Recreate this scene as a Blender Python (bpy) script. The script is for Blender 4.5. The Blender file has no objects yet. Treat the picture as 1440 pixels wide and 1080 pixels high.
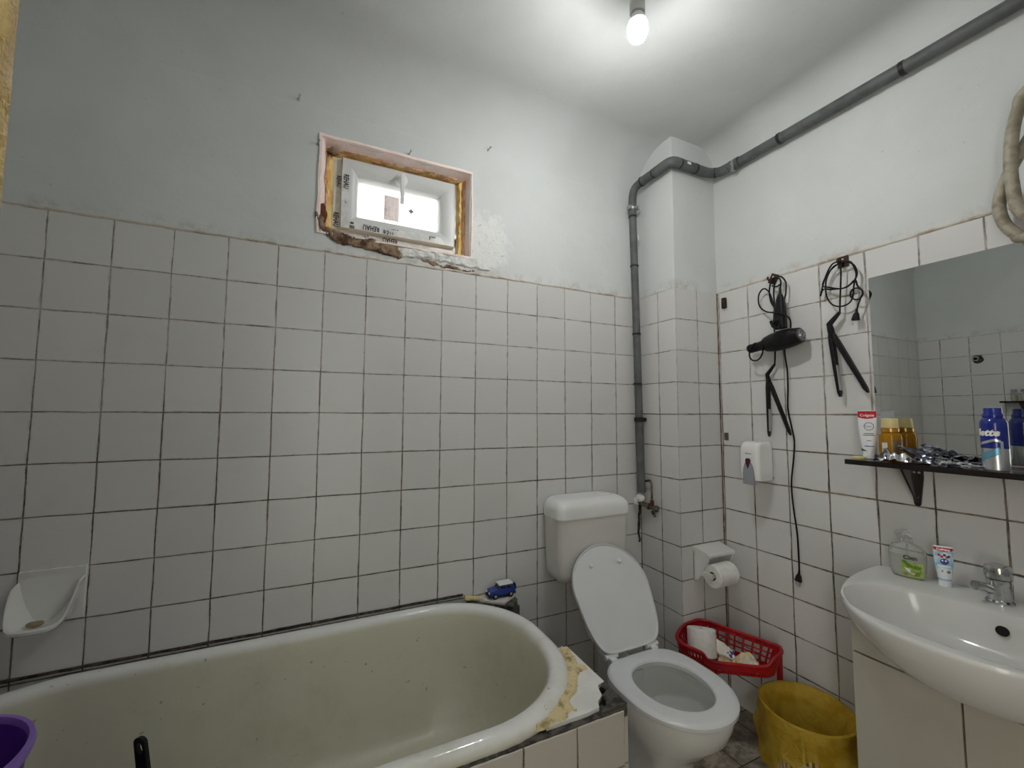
import bpy, bmesh, math, random
from mathutils import Vector, Matrix, noise
random.seed(7)
S = bpy.context.scene
COL = S.collection
PI = math.pi
R = 2.5855            # right wall plane
L = -0.18             # left wall plane
CEIL = 2.72
FRONT = -2.05
TOPZ = 1.9605         # top of the tiling
CO = dict(x=2.295, y=-0.256)   # chase (column) corner

# ------------------------------------------------------------ camera maths
F_PX, YAW, PITCH, ROLL = 593.37, 0.4429, 0.0699, 0.0035
CAM = Vector((0.7387, -1.7183, 1.35))
cf = Vector((math.sin(YAW)*math.cos(PITCH), math.cos(YAW)*math.cos(PITCH), math.sin(PITCH)))
r0 = Vector((math.cos(YAW), -math.sin(YAW), 0)); u0 = r0.cross(cf)
cr = math.cos(ROLL)*r0 + math.sin(ROLL)*u0
cu = -math.sin(ROLL)*r0 + math.cos(ROLL)*u0
def at(px, py, ax, val):
    d = (px-720)/F_PX*cr - (py-540)/F_PX*cu + cf
    i = 'xyz'.index(ax)
    return CAM + d*((val-CAM[i])/d[i])
def rw(px, py, d):            # point standing off the right wall by d
    return at(px, py, 'x', R-d)

# ------------------------------------------------------------ materials
def new_mat(name):
    m = bpy.data.materials.new(name); m.use_nodes = True
    nt = m.node_tree; nt.nodes.clear()
    out = nt.nodes.new('ShaderNodeOutputMaterial')
    b = nt.nodes.new('ShaderNodeBsdfPrincipled')
    nt.links.new(b.outputs[0], out.inputs[0])
    return m, nt, b, out
def setin(nt, sock, v):
    if hasattr(v, 'is_linked') or hasattr(v, 'links'): nt.links.new(v, sock)
    else: sock.default_value = v
def mth(nt, op, a, b=0.0, c=0.0, clamp=False):
    n = nt.nodes.new('ShaderNodeMath'); n.operation = op; n.use_clamp = clamp
    for s, v in zip(n.inputs, (a, b, c)): setin(nt, s, v)
    return n.outputs[0]
def nz(nt, scale, vec=None, detail=4, rough=.55, dist=0):
    n = nt.nodes.new('ShaderNodeTexNoise'); n.inputs['Scale'].default_value = scale
    n.inputs['Detail'].default_value = detail; n.inputs['Roughness'].default_value = rough
    n.inputs['Distortion'].default_value = dist
    if vec is not None: nt.links.new(vec, n.inputs['Vector'])
    return n.outputs['Fac']
def mr(nt, v, a, b, c=0., d=1., smooth=True):
    n = nt.nodes.new('ShaderNodeMapRange'); n.interpolation_type = 'SMOOTHSTEP' if smooth else 'LINEAR'
    setin(nt, n.inputs[0], v)
    for i, x in enumerate((a, b, c, d)): setin(nt, n.inputs[i+1], x)
    return n.outputs[0]
def mix(nt, f, a, b):
    n = nt.nodes.new('ShaderNodeMix'); n.data_type = 'RGBA'
    setin(nt, n.inputs[0], f)
    for s, v in ((n.inputs[6], a), (n.inputs[7], b)):
        if isinstance(v, tuple): s.default_value = (*v[:3], 1)
        else: nt.links.new(v, s)
    return n.outputs[2]
def objco(nt): return nt.nodes.new('ShaderNodeTexCoord').outputs['Object']
def bump(nt, b, h, dist=.001, strength=1.):
    n = nt.nodes.new('ShaderNodeBump'); n.inputs['Distance'].default_value = dist
    n.inputs['Strength'].default_value = strength
    nt.links.new(h, n.inputs['Height']); nt.links.new(n.outputs[0], b.inputs['Normal'])
def srgb(r, g, b):
    f = lambda c: (c/255/12.92 if c <= 10 else ((c/255+.055)/1.055)**2.4)
    return (f(r), f(g), f(b))
def M(name, col, rough=.5, metal=0., col2=None, ns=20, bmp=0., bs=200, lo=.42, hi=.62, coat=0., trans=0., ior=1.45, sub=0., spec=.5):
    m, nt, b, out = new_mat(name)
    co = objco(nt)
    c2 = col2 or tuple(c*.88 for c in col)
    f = mr(nt, nz(nt, ns, co, 5), lo, hi)
    nt.links.new(mix(nt, f, col, c2), b.inputs['Base Color'])
    b.inputs['Roughness'].default_value = rough; b.inputs['Metallic'].default_value = metal
    b.inputs['IOR'].default_value = ior; b.inputs['Specular IOR Level'].default_value = spec
    b.inputs['Coat Weight'].default_value = coat; b.inputs['Coat Roughness'].default_value = .08
    b.inputs['Transmission Weight'].default_value = trans
    if sub: b.inputs['Subsurface Weight'].default_value = sub; b.inputs['Subsurface Radius'].default_value = (.01, .008, .006)
    if bmp: bump(nt, b, nz(nt, bs, co, 6), bmp)
    return m

def tile_mat(name, ax, uoff, up, tile=(.69, .69, .685), zoff=TOPZ, zp=.15263, light_above=1.45, gw=1.):
    m, nt, b, out = new_mat(name)
    co = objco(nt)
    sp = nt.nodes.new('ShaderNodeSeparateXYZ'); nt.links.new(co, sp.inputs[0])
    wob = mth(nt, 'MULTIPLY', mth(nt, 'SUBTRACT', nz(nt, 7, co, 2), .5), .045)
    wob2 = mth(nt, 'MULTIPLY', mth(nt, 'SUBTRACT', nz(nt, 6, co, 2), .5), .04)
    u = mth(nt, 'ADD', mth(nt, 'DIVIDE', mth(nt, 'SUBTRACT', sp.outputs['xyz'.index(ax)], uoff), up), wob)
    v = mth(nt, 'ADD', mth(nt, 'DIVIDE', mth(nt, 'SUBTRACT', sp.outputs[2], zoff), zp), wob2)
    fu = mth(nt, 'FRACT', u); fv = mth(nt, 'FRACT', v)
    du = mth(nt, 'MULTIPLY', mth(nt, 'MINIMUM', fu, mth(nt, 'SUBTRACT', 1., fu)), up)
    dv = mth(nt, 'MULTIPLY', mth(nt, 'MINIMUM', fv, mth(nt, 'SUBTRACT', 1., fv)), zp)
    d = mth(nt, 'MINIMUM', du, dv)
    cell = nt.nodes.new('ShaderNodeCombineXYZ')
    nt.links.new(mth(nt, 'FLOOR', u), cell.inputs[0]); nt.links.new(mth(nt, 'FLOOR', v), cell.inputs[1])
    wn = nt.nodes.new('ShaderNodeTexWhiteNoise'); nt.links.new(cell.outputs[0], wn.inputs[0])
    rnd = wn.outputs['Value']
    fine = mth(nt, 'MULTIPLY', nz(nt, 90, co, 3), .0014)
    w = mth(nt, 'ADD', mth(nt, 'MULTIPLY', nz(nt, 5, co, 3), .0032*gw), fine)
    w = mth(nt, 'SUBTRACT', w, .0009*gw)
    mask = mr(nt, d, w, mth(nt, 'ADD', w, .0011))
    g = mr(nt, nz(nt, 16, co, 5, .7), .38, .60)
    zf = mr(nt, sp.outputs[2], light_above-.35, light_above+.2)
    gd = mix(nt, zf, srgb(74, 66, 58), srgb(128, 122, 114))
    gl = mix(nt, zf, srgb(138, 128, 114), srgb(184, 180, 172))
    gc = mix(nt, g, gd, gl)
    dark = mr(nt, nz(nt, 4.1, co, 4), .55, .66)
    gc = mix(nt, mth(nt, 'MULTIPLY', dark, .6), gc, srgb(48, 43, 38))
    t2 = tuple(c*.93 for c in tile)
    tc = mix(nt, rnd, tile, t2)
    st = mr(nt, nz(nt, 8, co, 6, .7), .50, .78, 0, .28)
    tc = mix(nt, st, tc, tuple(c*.80 for c in tile))
    edge = mth(nt, 'MULTIPLY', mr(nt, d, .002, .008, 1, 0), mr(nt, nz(nt, 30, co, 5), .45, .7, 0, .4))
    tc = mix(nt, edge, tc, srgb(150, 142, 130))
    nt.links.new(mix(nt, mask, gc, tc), b.inputs['Base Color'])
    nt.links.new(mr(nt, mask, 0, 1, .85, .24), b.inputs['Roughness'])
    tilt = mth(nt, 'MULTIPLY', mth(nt, 'MULTIPLY', mth(nt, 'SUBTRACT', rnd, .5), mth(nt, 'ADD', fu, fv)), .0012)
    h = mth(nt, 'ADD', mth(nt, 'MULTIPLY', mask, .0013), tilt)
    h = mth(nt, 'ADD', h, mth(nt, 'MULTIPLY', nz(nt, 14, co, 3), .0009))
    bump(nt, b, h, 1., .8)
    return m

def paint_mat():
    m, nt, b, out = new_mat('wall_paint')
    co = objco(nt)
    sp = nt.nodes.new('ShaderNodeSeparateXYZ'); nt.links.new(co, sp.inputs[0])
    base = srgb(214, 218, 218); b2 = srgb(206, 210, 209)
    c = mix(nt, mr(nt, nz(nt, 2.2, co, 5), .35, .65), base, b2)
    # grimy plaster just above the tiling
    band = mth(nt, 'MULTIPLY', mr(nt, sp.outputs[2], TOPZ+.01, TOPZ+.055, 1, 0), mr(nt, nz(nt, 14, co, 6, .7), .45, .66, .0, .5))
    c = mix(nt, band, c, srgb(168, 156, 144))
    # crumbled plaster beside the window
    vm = nt.nodes.new('ShaderNodeVectorMath'); vm.operation = 'DISTANCE'
    nt.links.new(co, vm.inputs[0]); vm.inputs[1].default_value = (1.42, 0, 2.12)
    pm = mr(nt, mth(nt, 'ADD', vm.outputs['Value'], mth(nt, 'MULTIPLY', nz(nt, 14, co, 5), .16)), .17, .22, 1, 0)
    c = mix(nt, mth(nt, 'MULTIPLY', pm, .75), c, srgb(233, 234, 232))
    crack = mth(nt, 'MULTIPLY', mr(nt, nz(nt, 46, co, 5, .75, 1.5), .60, .66), pm)
    c = mix(nt, mth(nt, 'MULTIPLY', crack, .75), c, srgb(90, 92, 95))
    fleck = mr(nt, nz(nt, 60, co, 2), .735, .76)
    c = mix(nt, mth(nt, 'MULTIPLY', fleck, .25), c, srgb(120, 120, 118))
    nt.links.new(c, b.inputs['Base Color']); b.inputs['Roughness'].default_value = .78
    h = mth(nt, 'ADD', mth(nt, 'MULTIPLY', nz(nt, 5, co, 4), .006), mth(nt, 'MULTIPLY', nz(nt, 160, co, 4), .0005))
    h = mth(nt, 'ADD', h, mth(nt, 'MULTIPLY', mth(nt, 'MULTIPLY', nz(nt, 30, co, 5), pm), .007))
    bump(nt, b, h, 1., .7)
    return m

MT = {}
MT['paint'] = paint_mat()
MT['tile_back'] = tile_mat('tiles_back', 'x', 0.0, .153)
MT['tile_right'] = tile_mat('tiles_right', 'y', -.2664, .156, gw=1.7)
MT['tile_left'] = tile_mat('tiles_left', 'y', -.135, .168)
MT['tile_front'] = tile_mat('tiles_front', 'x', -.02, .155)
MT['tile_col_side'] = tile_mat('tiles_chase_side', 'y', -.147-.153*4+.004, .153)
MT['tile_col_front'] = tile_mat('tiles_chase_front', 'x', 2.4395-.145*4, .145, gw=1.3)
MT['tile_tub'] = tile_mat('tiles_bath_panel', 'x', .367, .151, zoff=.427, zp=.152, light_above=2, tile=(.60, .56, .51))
MT['enamel'] = M('enamel', (.76, .77, .745), .16, col2=(.68, .67, .59), ns=2.2, lo=.35, hi=.7, bmp=.0006, bs=30)
def tub_mat():
    m, nt, b, out = new_mat('worn_enamel')
    co = objco(nt); sp = nt.nodes.new('ShaderNodeSeparateXYZ'); nt.links.new(co, sp.inputs[0])
    inside = mr(nt, sp.outputs[2], .365, .392, 1, 0)
    c = mix(nt, inside, (.78, .79, .78), srgb(206, 204, 186))
    st = mth(nt, 'MULTIPLY', mr(nt, nz(nt, 5, co, 7, .7), .45, .75), .5)
    c = mix(nt, st, c, srgb(186, 182, 158))
    sp2 = mr(nt, nz(nt, 38, co, 3), .70, .73)
    c = mix(nt, mth(nt, 'MULTIPLY', sp2, .5), c, srgb(110, 105, 92))
    nt.links.new(c, b.inputs['Base Color']); nt.links.new(mr(nt, inside, 0, 1, .13, .38), b.inputs['Roughness'])
    bump(nt, b, nz(nt, 22, co, 3), .0012)
    return m
MT['tub'] = tub_mat()
MT['ceramic'] = M('white_ceramic', (.72, .73, .72), .10, col2=(.69, .695, .68), ns=4)
MT['seat'] = M('seat_plastic', (.70, .72, .74), .24, ns=6, col2=(.68, .70, .72))
MT['plastic_w'] = M('white_plastic', (.82, .83, .83), .28, ns=6, col2=(.79, .80, .80))
MT['cistern'] = M('cistern_plastic', (.68, .67, .645), .3, ns=5, col2=(.65, .64, .615))
MT['pipe'] = M('grey_pipe', srgb(98, 101, 101), .55, ns=14, col2=srgb(84, 87, 88), bmp=.0006, bs=60)
MT['black'] = M('black_plastic', (.006, .006, .007), .42, ns=30, col2=(.010, .010, .011), spec=.3)
MT['cord'] = M('black_cord', (.006, .006, .006), .55, spec=.3)
MT['chrome'] = M('chrome', (.62, .63, .64), .14, 1., ns=25, col2=(.42, .43, .43))
MT['steel'] = M('brushed_steel', (.55, .56, .57), .3, 1.)
MT['brass'] = M('tarnished_valve', srgb(128, 118, 104), .45, .7, col2=srgb(74, 62, 52), ns=60)
MT['rust'] = M('rusty_metal', srgb(70, 48, 36), .7, .3, col2=srgb(38, 28, 24), ns=60, bmp=.001)
MT['foam'] = M('expanding_foam', srgb(244, 216, 146), .85, col2=srgb(232, 178, 96), ns=18, bmp=.006, bs=60, sub=.3)
MT['sealfoam'] = M('yellow_sealant', srgb(216, 200, 154), .6, col2=srgb(150, 130, 92), ns=40, bmp=.003, bs=70, lo=.5, hi=.72)
MT['pinkplaster'] = M('pink_plaster', srgb(254, 236, 230), .85, col2=srgb(250, 226, 220), ns=12, bmp=.004, bs=40)
MT['orangeplaster'] = M('bare_render', srgb(238, 200, 164), .9, col2=srgb(204, 158, 120), ns=30, bmp=.005, bs=60)
MT['mortar'] = M('brown_mortar', srgb(150, 128, 106), .95, col2=srgb(92, 68, 54), ns=26, bmp=.006, bs=70)
MT['oldplaster'] = M('old_plaster_edge', srgb(206, 200, 190), .9, col2=srgb(168, 154, 138), ns=14, bmp=.002, lo=.45, hi=.65)
MT['whiteplaster'] = M('rough_white_plaster', srgb(228, 229, 227), .85, ns=24, bmp=.006, bs=45)
MT['greymortar'] = M('grey_mortar', srgb(92, 88, 82), .95, col2=srgb(52, 48, 44), ns=40, bmp=.006, bs=80)
MT['brick'] = M('red_brick', srgb(120, 66, 48), .95, col2=srgb(80, 44, 34), ns=40, bmp=.005)
MT['grime'] = M('black_grime', srgb(40, 34, 28), .85, col2=srgb(84, 74, 62), ns=60, bmp=.001)
MT['caulk'] = M('stained_grout', srgb(136, 122, 102), .9, col2=srgb(84, 72, 58), ns=22, bmp=.002, lo=.4, hi=.6)
MT['pvc'] = M('window_pvc', (.70, .72, .72), .32, ns=8, col2=(.68, .70, .70))
MT['film'] = M('protective_film', (.80, .81, .81), .28, ns=25, col2=(.66, .67, .67))
MT['ink'] = M('black_ink', (.015, .015, .015), .5)
MT['inkgrey'] = M('grey_ink', (.22, .23, .24), .5)
MT['white_ink'] = M('white_ink', (.85, .85, .85), .4, col2=(.82, .82, .82))
MT['red'] = M('red_plastic', srgb(176, 24, 34), .32, ns=8, col2=srgb(150, 16, 26))
MT['redink'] = M('red_print', srgb(196, 22, 40), .35, col2=srgb(184, 18, 36))
MT['blueink'] = M('blue_print', srgb(26, 58, 150), .35)
MT['greenink'] = M('green_print', srgb(120, 160, 52), .35, ns=60, col2=srgb(88, 132, 36))
MT['olive'] = M('olive_label', srgb(176, 188, 108), .4, ns=60, col2=srgb(150, 168, 84))
MT['tube_w'] = M('tube_white', (.80, .83, .86), .25, col2=(.76, .80, .84))
MT['tube_b'] = M('tube_skyblue', srgb(150, 200, 226), .25, ns=40, col2=srgb(214, 234, 240), lo=.4, hi=.6)
MT['shelf'] = M('dark_wood', srgb(28, 18, 17), .25, ns=40, col2=srgb(18, 12, 11), coat=.4)
MT['cream_cap'] = M('cream_cap', srgb(222, 206, 148), .35, ns=20)
MT['gold'] = M('gold_collar', srgb(196, 150, 78), .25, .6)
MT['can_blue'] = M('can_blue', srgb(22, 42, 140), .22, ns=8, col2=srgb(16, 32, 116), coat=.4)
MT['can_silver'] = M('can_silver', (.62, .65, .69), .24, .75)
MT['can_teal'] = M('can_teal', srgb(110, 170, 196), .25, .3)
MT['foil'] = M('foil', (.72, .72, .75), .16, 1., ns=34, col2=(.10, .10, .14), lo=.46, hi=.54)
MT['foil_dark'] = M('foil_dark', (.07, .075, .11), .18, .7, ns=30, col2=(.45, .46, .52), lo=.52, hi=.6)
MT['paper'] = M('tissue_paper', (.86, .86, .84), .95, ns=70, bmp=.001, bs=90, col2=(.80, .80, .78))
MT['card'] = M('brown_card', srgb(120, 108, 92), .9)
MT['carcass'] = M('cabinet_laminate', srgb(180, 177, 165), .45, ns=3, col2=srgb(174, 170, 158))
MT['bag'] = None
MT['bin'] = M('cream_bin', srgb(214, 200, 160), .45)
MT['purple'] = M('purple_plastic', srgb(96, 44, 160), .3, ns=5, col2=srgb(84, 36, 146))
MT['purple_rim'] = M('lilac_plastic', srgb(150, 116, 206), .3, ns=5, col2=srgb(140, 104, 198))
MT['wrapper'] = M('cream_wrapper', srgb(230, 208, 160), .35, ns=26, col2=srgb(244, 238, 222), lo=.45, hi=.6)
MT['car_blue'] = M('car_blue', srgb(30, 60, 150), .25, ns=10, coat=.5)
MT['glassdark'] = M('dark_glass', (.01, .012, .016), .08)
MT['hose'] = M('beige_hose', srgb(164, 158, 142), .5, ns=30, col2=srgb(136, 128, 112), bmp=.0008)
MT['soapbit'] = M('old_soap', srgb(150, 136, 100), .6)
MT['grey_grille'] = M('grey_grille', (.09, .09, .095), .5)
MT['silverplate'] = M('ceramic_plate', (.42, .44, .45), .35, .4)
MT['arch'] = M('smoky_grey_window', srgb(150, 155, 160), .25, ns=10)
MT['burgundy'] = M('burgundy_drop', srgb(72, 16, 48), .3)
MT['socket'] = M('lamp_holder', srgb(190, 192, 190), .4)
MT['hole'] = M('dark_hole', (.01, .01, .01), .9)

def glassy(name, col, rough=.03, body=.0, glossy=.12, tint=1.):
    """thin clear plastic: mostly transparent with a glossy skin"""
    m = bpy.data.materials.new(name); m.use_nodes = True; nt = m.node_tree; nt.nodes.clear()
    out = nt.nodes.new('ShaderNodeOutputMaterial')
    tr = nt.nodes.new('ShaderNodeBsdfTransparent'); tr.inputs[0].default_value = (*col, 1)
    df = nt.nodes.new('ShaderNodeBsdfPrincipled'); df.inputs['Base Color'].default_value = (*[min(1, c*.95) for c in col], 1)
    df.inputs['Roughness'].default_value = rough
    lw = nt.nodes.new('ShaderNodeLayerWeight'); lw.inputs[0].default_value = .25
    f = mth(nt, 'ADD', mth(nt, 'MULTIPLY', lw.outputs['Fresnel'], .6), glossy+body, clamp=True)
    mx = nt.nodes.new('ShaderNodeMixShader'); nt.links.new(f, mx.inputs[0])
    nt.links.new(tr.outputs[0], mx.inputs[1]); nt.links.new(df.outputs[0], mx.inputs[2])
    nt.links.new(mx.outputs[0], out.inputs[0])
    return m
MT['clear'] = glassy('clear_plastic', (.86, .88, .86), .08, .12)
MT['amber'] = glassy('amber_plastic', srgb(226, 172, 44), .08, .30)
MT['pane'] = glassy('window_pane', (.97, .98, .98), .02, 0., .03)
def bag_mat():
    m = bpy.data.materials.new('yellow_bag'); m.use_nodes = True; nt = m.node_tree; nt.nodes.clear()
    out = nt.nodes.new('ShaderNodeOutputMaterial'); co = objco(nt)
    c = mix(nt, mr(nt, nz(nt, 16, co, 5), .35, .7), srgb(232, 204, 80), srgb(208, 172, 44))
    p = nt.nodes.new('ShaderNodeBsdfPrincipled'); nt.links.new(c, p.inputs['Base Color']); p.inputs['Roughness'].default_value = .22
    t = nt.nodes.new('ShaderNodeBsdfTranslucent'); nt.links.new(c, t.inputs[0])
    bump(nt, p, nz(nt, 20, co, 5, .6, 1.6), .016)
    m1 = nt.nodes.new('ShaderNodeMixShader'); m1.inputs[0].default_value = .4
    nt.links.new(p.outputs[0], m1.inputs[1]); nt.links.new(t.outputs[0], m1.inputs[2])
    tr = nt.nodes.new('ShaderNodeBsdfTransparent'); tr.inputs[0].default_value = (.95, .86, .45, 1)
    m2 = nt.nodes.new('ShaderNodeMixShader'); m2.inputs[0].default_value = .30
    nt.links.new(m1.outputs[0], m2.inputs[1]); nt.links.new(tr.outputs[0], m2.inputs[2])
    nt.links.new(m2.outputs[0], out.inputs[0]); return m
MT['bag'] = bag_mat()
def mirror_mat():
    m, nt, b, out = new_mat('mirror_silver')
    b.inputs['Base Color'].default_value = (.80, .82, .81, 1); b.inputs['Metallic'].default_value = 1
    nt.links.new(mr(nt, nz(nt, 5, objco(nt), 5), .4, .8, .0, .05), b.inputs['Roughness']); return m
MT['mirror'] = mirror_mat()
def lamp_mat():
    m = bpy.data.materials.new('lit_bulb'); m.use_nodes = True; nt = m.node_tree; nt.nodes.clear()
    out = nt.nodes.new('ShaderNodeOutputMaterial'); e = nt.nodes.new('ShaderNodeEmission')
    e.inputs[0].default_value = (1., .99, .965, 1)
    sp = nt.nodes.new('ShaderNodeSeparateXYZ'); nt.links.new(objco(nt), sp.inputs[0])
    # LED bulb: brightest in a band round its belly, dim at the tip and near the base
    z_ = sp.outputs[2]
    nt.links.new(mth(nt, 'MULTIPLY', mr(nt, z_, -.08-.044, -.08-.026, LAMP*.30, LAMP), mr(nt, z_, -.08-.028, -.08-.004, 1., .025)), e.inputs[1])
    nt.links.new(e.outputs[0], out.inputs[0]); return m
LAMP = 950.; HALL_FILL = 9.  # strengths of the room bulb and of the added hall fill
MT['lamp'] = lamp_mat()
def door_mat():
    m, nt, b, out = new_mat('gold_lacquer'); co = objco(nt)
    mp = nt.nodes.new('ShaderNodeMapping'); mp.inputs['Scale'].default_value = (1, 1, .12); nt.links.new(co, mp.inputs[0])
    c = mix(nt, mr(nt, nz(nt, 40, mp.outputs[0], 5), .35, .65), srgb(206, 174, 82), srgb(150, 118, 48))
    nt.links.new(c, b.inputs['Base Color']); b.inputs['Roughness'].default_value = .22
    b.inputs['Coat Weight'].default_value = 1; b.inputs['Coat Roughness'].default_value = .08
    bump(nt, b, mth(nt, 'ADD', nz(nt, 90, mp.outputs[0], 5, .6), mth(nt, 'MULTIPLY', nz(nt, 70, co, 3), 1.2)), .007); return m
MT['door'] = door_mat()
def floor_mat():
    m, nt, b, out = new_mat('floor_tiles'); co = objco(nt)
    sp = nt.nodes.new('ShaderNodeSeparateXYZ'); nt.links.new(co, sp.inputs[0])
    def ln(s, off):
        f = mth(nt, 'FRACT', mth(nt, 'DIVIDE', mth(nt, 'SUBTRACT', s, off), .2))
        return mth(nt, 'MULTIPLY', mth(nt, 'MINIMUM', f, mth(nt, 'SUBTRACT', 1., f)), .2)
    d = mth(nt, 'MINIMUM', ln(sp.outputs[0], .08), ln(sp.outputs[1], .055))
    mask = mr(nt, d, .0018, .003)
    v = mr(nt, nz(nt, 7, co, 8, .65, 2.2), .38, .62)
    c = mix(nt, v, srgb(184, 178, 166), srgb(134, 126, 114))
    v2 = mr(nt, nz(nt, 16, co, 6, .7, 3), .52, .60, 0, .6)
    c = mix(nt, v2, c, srgb(104, 94, 82))
    dirt = mr(nt, nz(nt, 4, co, 6, .7), .46, .62, 0, .65)
    c = mix(nt, dirt, c, srgb(92, 82, 72))
    nt.links.new(mix(nt, mask, srgb(62, 54, 46), c), b.inputs['Base Color']); b.inputs['Roughness'].default_value = .4
    bump(nt, b, mask, .001); return m
MT['floor'] = floor_mat()

# ------------------------------------------------------------ mesh helpers
ORG = {}
def obj(name, bm, mat, parent=None, org=None, flat=False, sharp=38):
    """bm is in world coordinates; the object sits at its parent's / own origin"""
    o_ = Vector(ORG.get(parent.name, (0, 0, 0))) if parent else Vector(org or (0, 0, 0))
    bmesh.ops.recalc_face_normals(bm, faces=bm.faces)
    for v in bm.verts: v.co -= o_
    if not flat:
        for f in bm.faces: f.smooth = True
        for e in bm.edges:
            if len(e.link_faces) == 2 and e.calc_face_angle(0) > math.radians(sharp): e.smooth = False
    me = bpy.data.meshes.new(name); bm.to_mesh(me); bm.free()
    ob = bpy.data.objects.new(name, me); COL.objects.link(ob)
    for m in (mat if isinstance(mat, (list, tuple)) else [mat]): me.materials.append(MT[m] if isinstance(m, str) else m)
    if not flat:
        wn = ob.modifiers.new('wn', 'WEIGHTED_NORMAL'); wn.keep_sharp = True; wn.weight = 80
    if parent: ob.parent = parent; ORG[ob.name] = tuple(o_)
    else: ob.location = o_; ORG[ob.name] = tuple(o_)
    return ob
def thing(name, label, cat, loc, group=None):
    o = bpy.data.objects.new(name, None); COL.objects.link(o); o.location = loc; o.empty_display_size = .05
    ORG[o.name] = tuple(loc); tag(o, label, cat, group); return o
def tag(o, label=None, cat=None, group=None, kind=None):
    for k, v in (('label', label), ('category', cat), ('group', group), ('kind', kind)):
        if v: o[k] = v
    return o
def struct(o): o['kind'] = 'structure'; return o
def nb(): return bmesh.new()
def box(bm, x0, x1, y0, y1, z0, z1, bev=0., seg=2, m=0):
    t = bmesh.new(); bmesh.ops.create_cube(t, size=1)
    for v in t.verts: v.co = Vector(((x0+x1)/2+v.co.x*(x1-x0), (y0+y1)/2+v.co.y*(y1-y0), (z0+z1)/2+v.co.z*(z1-z0)))
    if bev: bmesh.ops.bevel(t, geom=t.edges[:], offset=bev, segments=seg, affect='EDGES', profile=.5)
    for f in t.faces: f.material_index = m
    merge(bm, t); return bm
def merge(bm, t, mat=None):
    if mat is not None: bmesh.ops.transform(t, matrix=mat, verts=t.verts)
    me = bpy.data.meshes.new('tmp'); t.to_mesh(me); t.free(); bm.from_mesh(me); bpy.data.meshes.remove(me)
def loft(bm, rings, closed=True, cap0=True, cap1=True, m=0):
    vs = [[bm.verts.new(p) for p in r] for r in rings]
    n = len(rings[0]); rng = n if closed else n-1
    for a, b in zip(vs, vs[1:]):
        for i in range(rng):
            j = (i+1) % n
            f = bm.faces.new((a[i], a[j], b[j], b[i])); f.material_index = m
    if cap0: bm.faces.new(vs[0][::-1]).material_index = m
    if cap1: bm.faces.new(vs[-1]).material_index = m
    return bm
def rrect(cx, cy, hx, hy, r, z, k=8):
    r = min(r, hx*.999, hy*.999); out = []
    for q, (sx, sy) in enumerate(((1, 1), (-1, 1), (-1, -1), (1, -1))):
        for i in range(k+1):
            a = q*PI/2 + i/k*PI/2
            out.append(Vector((cx+sx*(hx-r)+r*math.cos(a), cy+sy*(hy-r)+r*math.sin(a), z)))
    return out
def circ(c, r, ax=(0, 0, 1), n=24, ry=None, up=None):
    a = Vector(ax).normalized()
    s = Vector(up) if up else (Vector((1, 0, 0)) if abs(a.x) < .8 else Vector((0, 1, 0)))
    s = (s - a*s.dot(a)).normalized(); t = a.cross(s); ry = r if ry is None else ry
    return [Vector(c) + s*r*math.cos(2*PI*i/n) + t*ry*math.sin(2*PI*i/n) for i in range(n)]
def lathe(bm, c, prof, ax=(0, 0, 1), n=28, cap0=True, cap1=True, m=0):
    a = Vector(ax).normalized()
    return loft(bm, [circ(Vector(c)+a*h, max(r, 1e-5), a, n) for r, h in prof], True, cap0, cap1, m)
def cyl(bm, p, q, r, r2=None, n=20, m=0):
    p, q = Vector(p), Vector(q); a = q-p
    return loft(bm, [circ(p, r, a, n), circ(q, r if r2 is None else r2, a, n)], m=m)
def smooth_path(pts, k=8, closed=False):
    P = [Vector(p) for p in pts]
    if closed: P = [P[-1]]+P+[P[0], P[1]]
    else: P = [P[0]*2-P[1]]+P+[P[-1]*2-P[-2]]
    out = []
    for i in range(1, len(P)-2):
        a, b, c, d = P[i-1:i+3]
        for j in range(k):
            t = j/k
            out.append(.5*((2*b)+(c-a)*t+(2*a-5*b+4*c-d)*t*t+(3*b-a-3*c+d)*t**3))
    if not closed: out.append(P[-2])
    return out
def tube(bm, pts, r, n=10, k=8, smooth=True, closed=False, m=0):
    P = smooth_path(pts, k, closed) if smooth else [Vector(p) for p in pts]
    rad = r if callable(r) else (lambda t: r)
    rings = []; s = None; N_ = len(P)
    for i, p in enumerate(P):
        a = (P[(i+1) % N_]-P[i-1]) if closed else (P[min(i+1, N_-1)]-P[max(i-1, 0)])
        if a.length < 1e-9: a = Vector((0, 0, 1))
        a.normalize()
        if s is None: s = Vector((0, 0, 1)) if abs(a.z) < .9 else Vector((1, 0, 0))
        s = (s-a*s.dot(a)).normalized(); t = a.cross(s); rr = rad(i/max(1, N_-1))
        rings.append([p+(s*math.cos(2*PI*j/n)+t*math.sin(2*PI*j/n))*rr for j in range(n)])
    if closed: rings.append(rings[0]); loft(bm, rings, True, False, False, m); bmesh.ops.remove_doubles(bm, verts=bm.verts, dist=1e-6)
    else: loft(bm, rings, m=m)
    return bm
def flatbar(bm, pts, ws, ds, normal, m=0):
    """sweep a rounded bar, width ws across, depth ds along normal"""
    P = [Vector(p) for p in pts]; nrm = Vector(normal).normalized(); rings = []
    for i, p in enumerate(P):
        a = (P[min(i+1, len(P)-1)]-P[max(i-1, 0)]).normalized(); s = a.cross(nrm).normalized()
        r = rrect(0, 0, ws[i]/2, ds[i]/2, min(ws[i], ds[i])*.32, 0, 3)
        rings.append([p+s*q.x+nrm*q.y for q in r])
    return loft(bm, rings, m=m)
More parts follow.
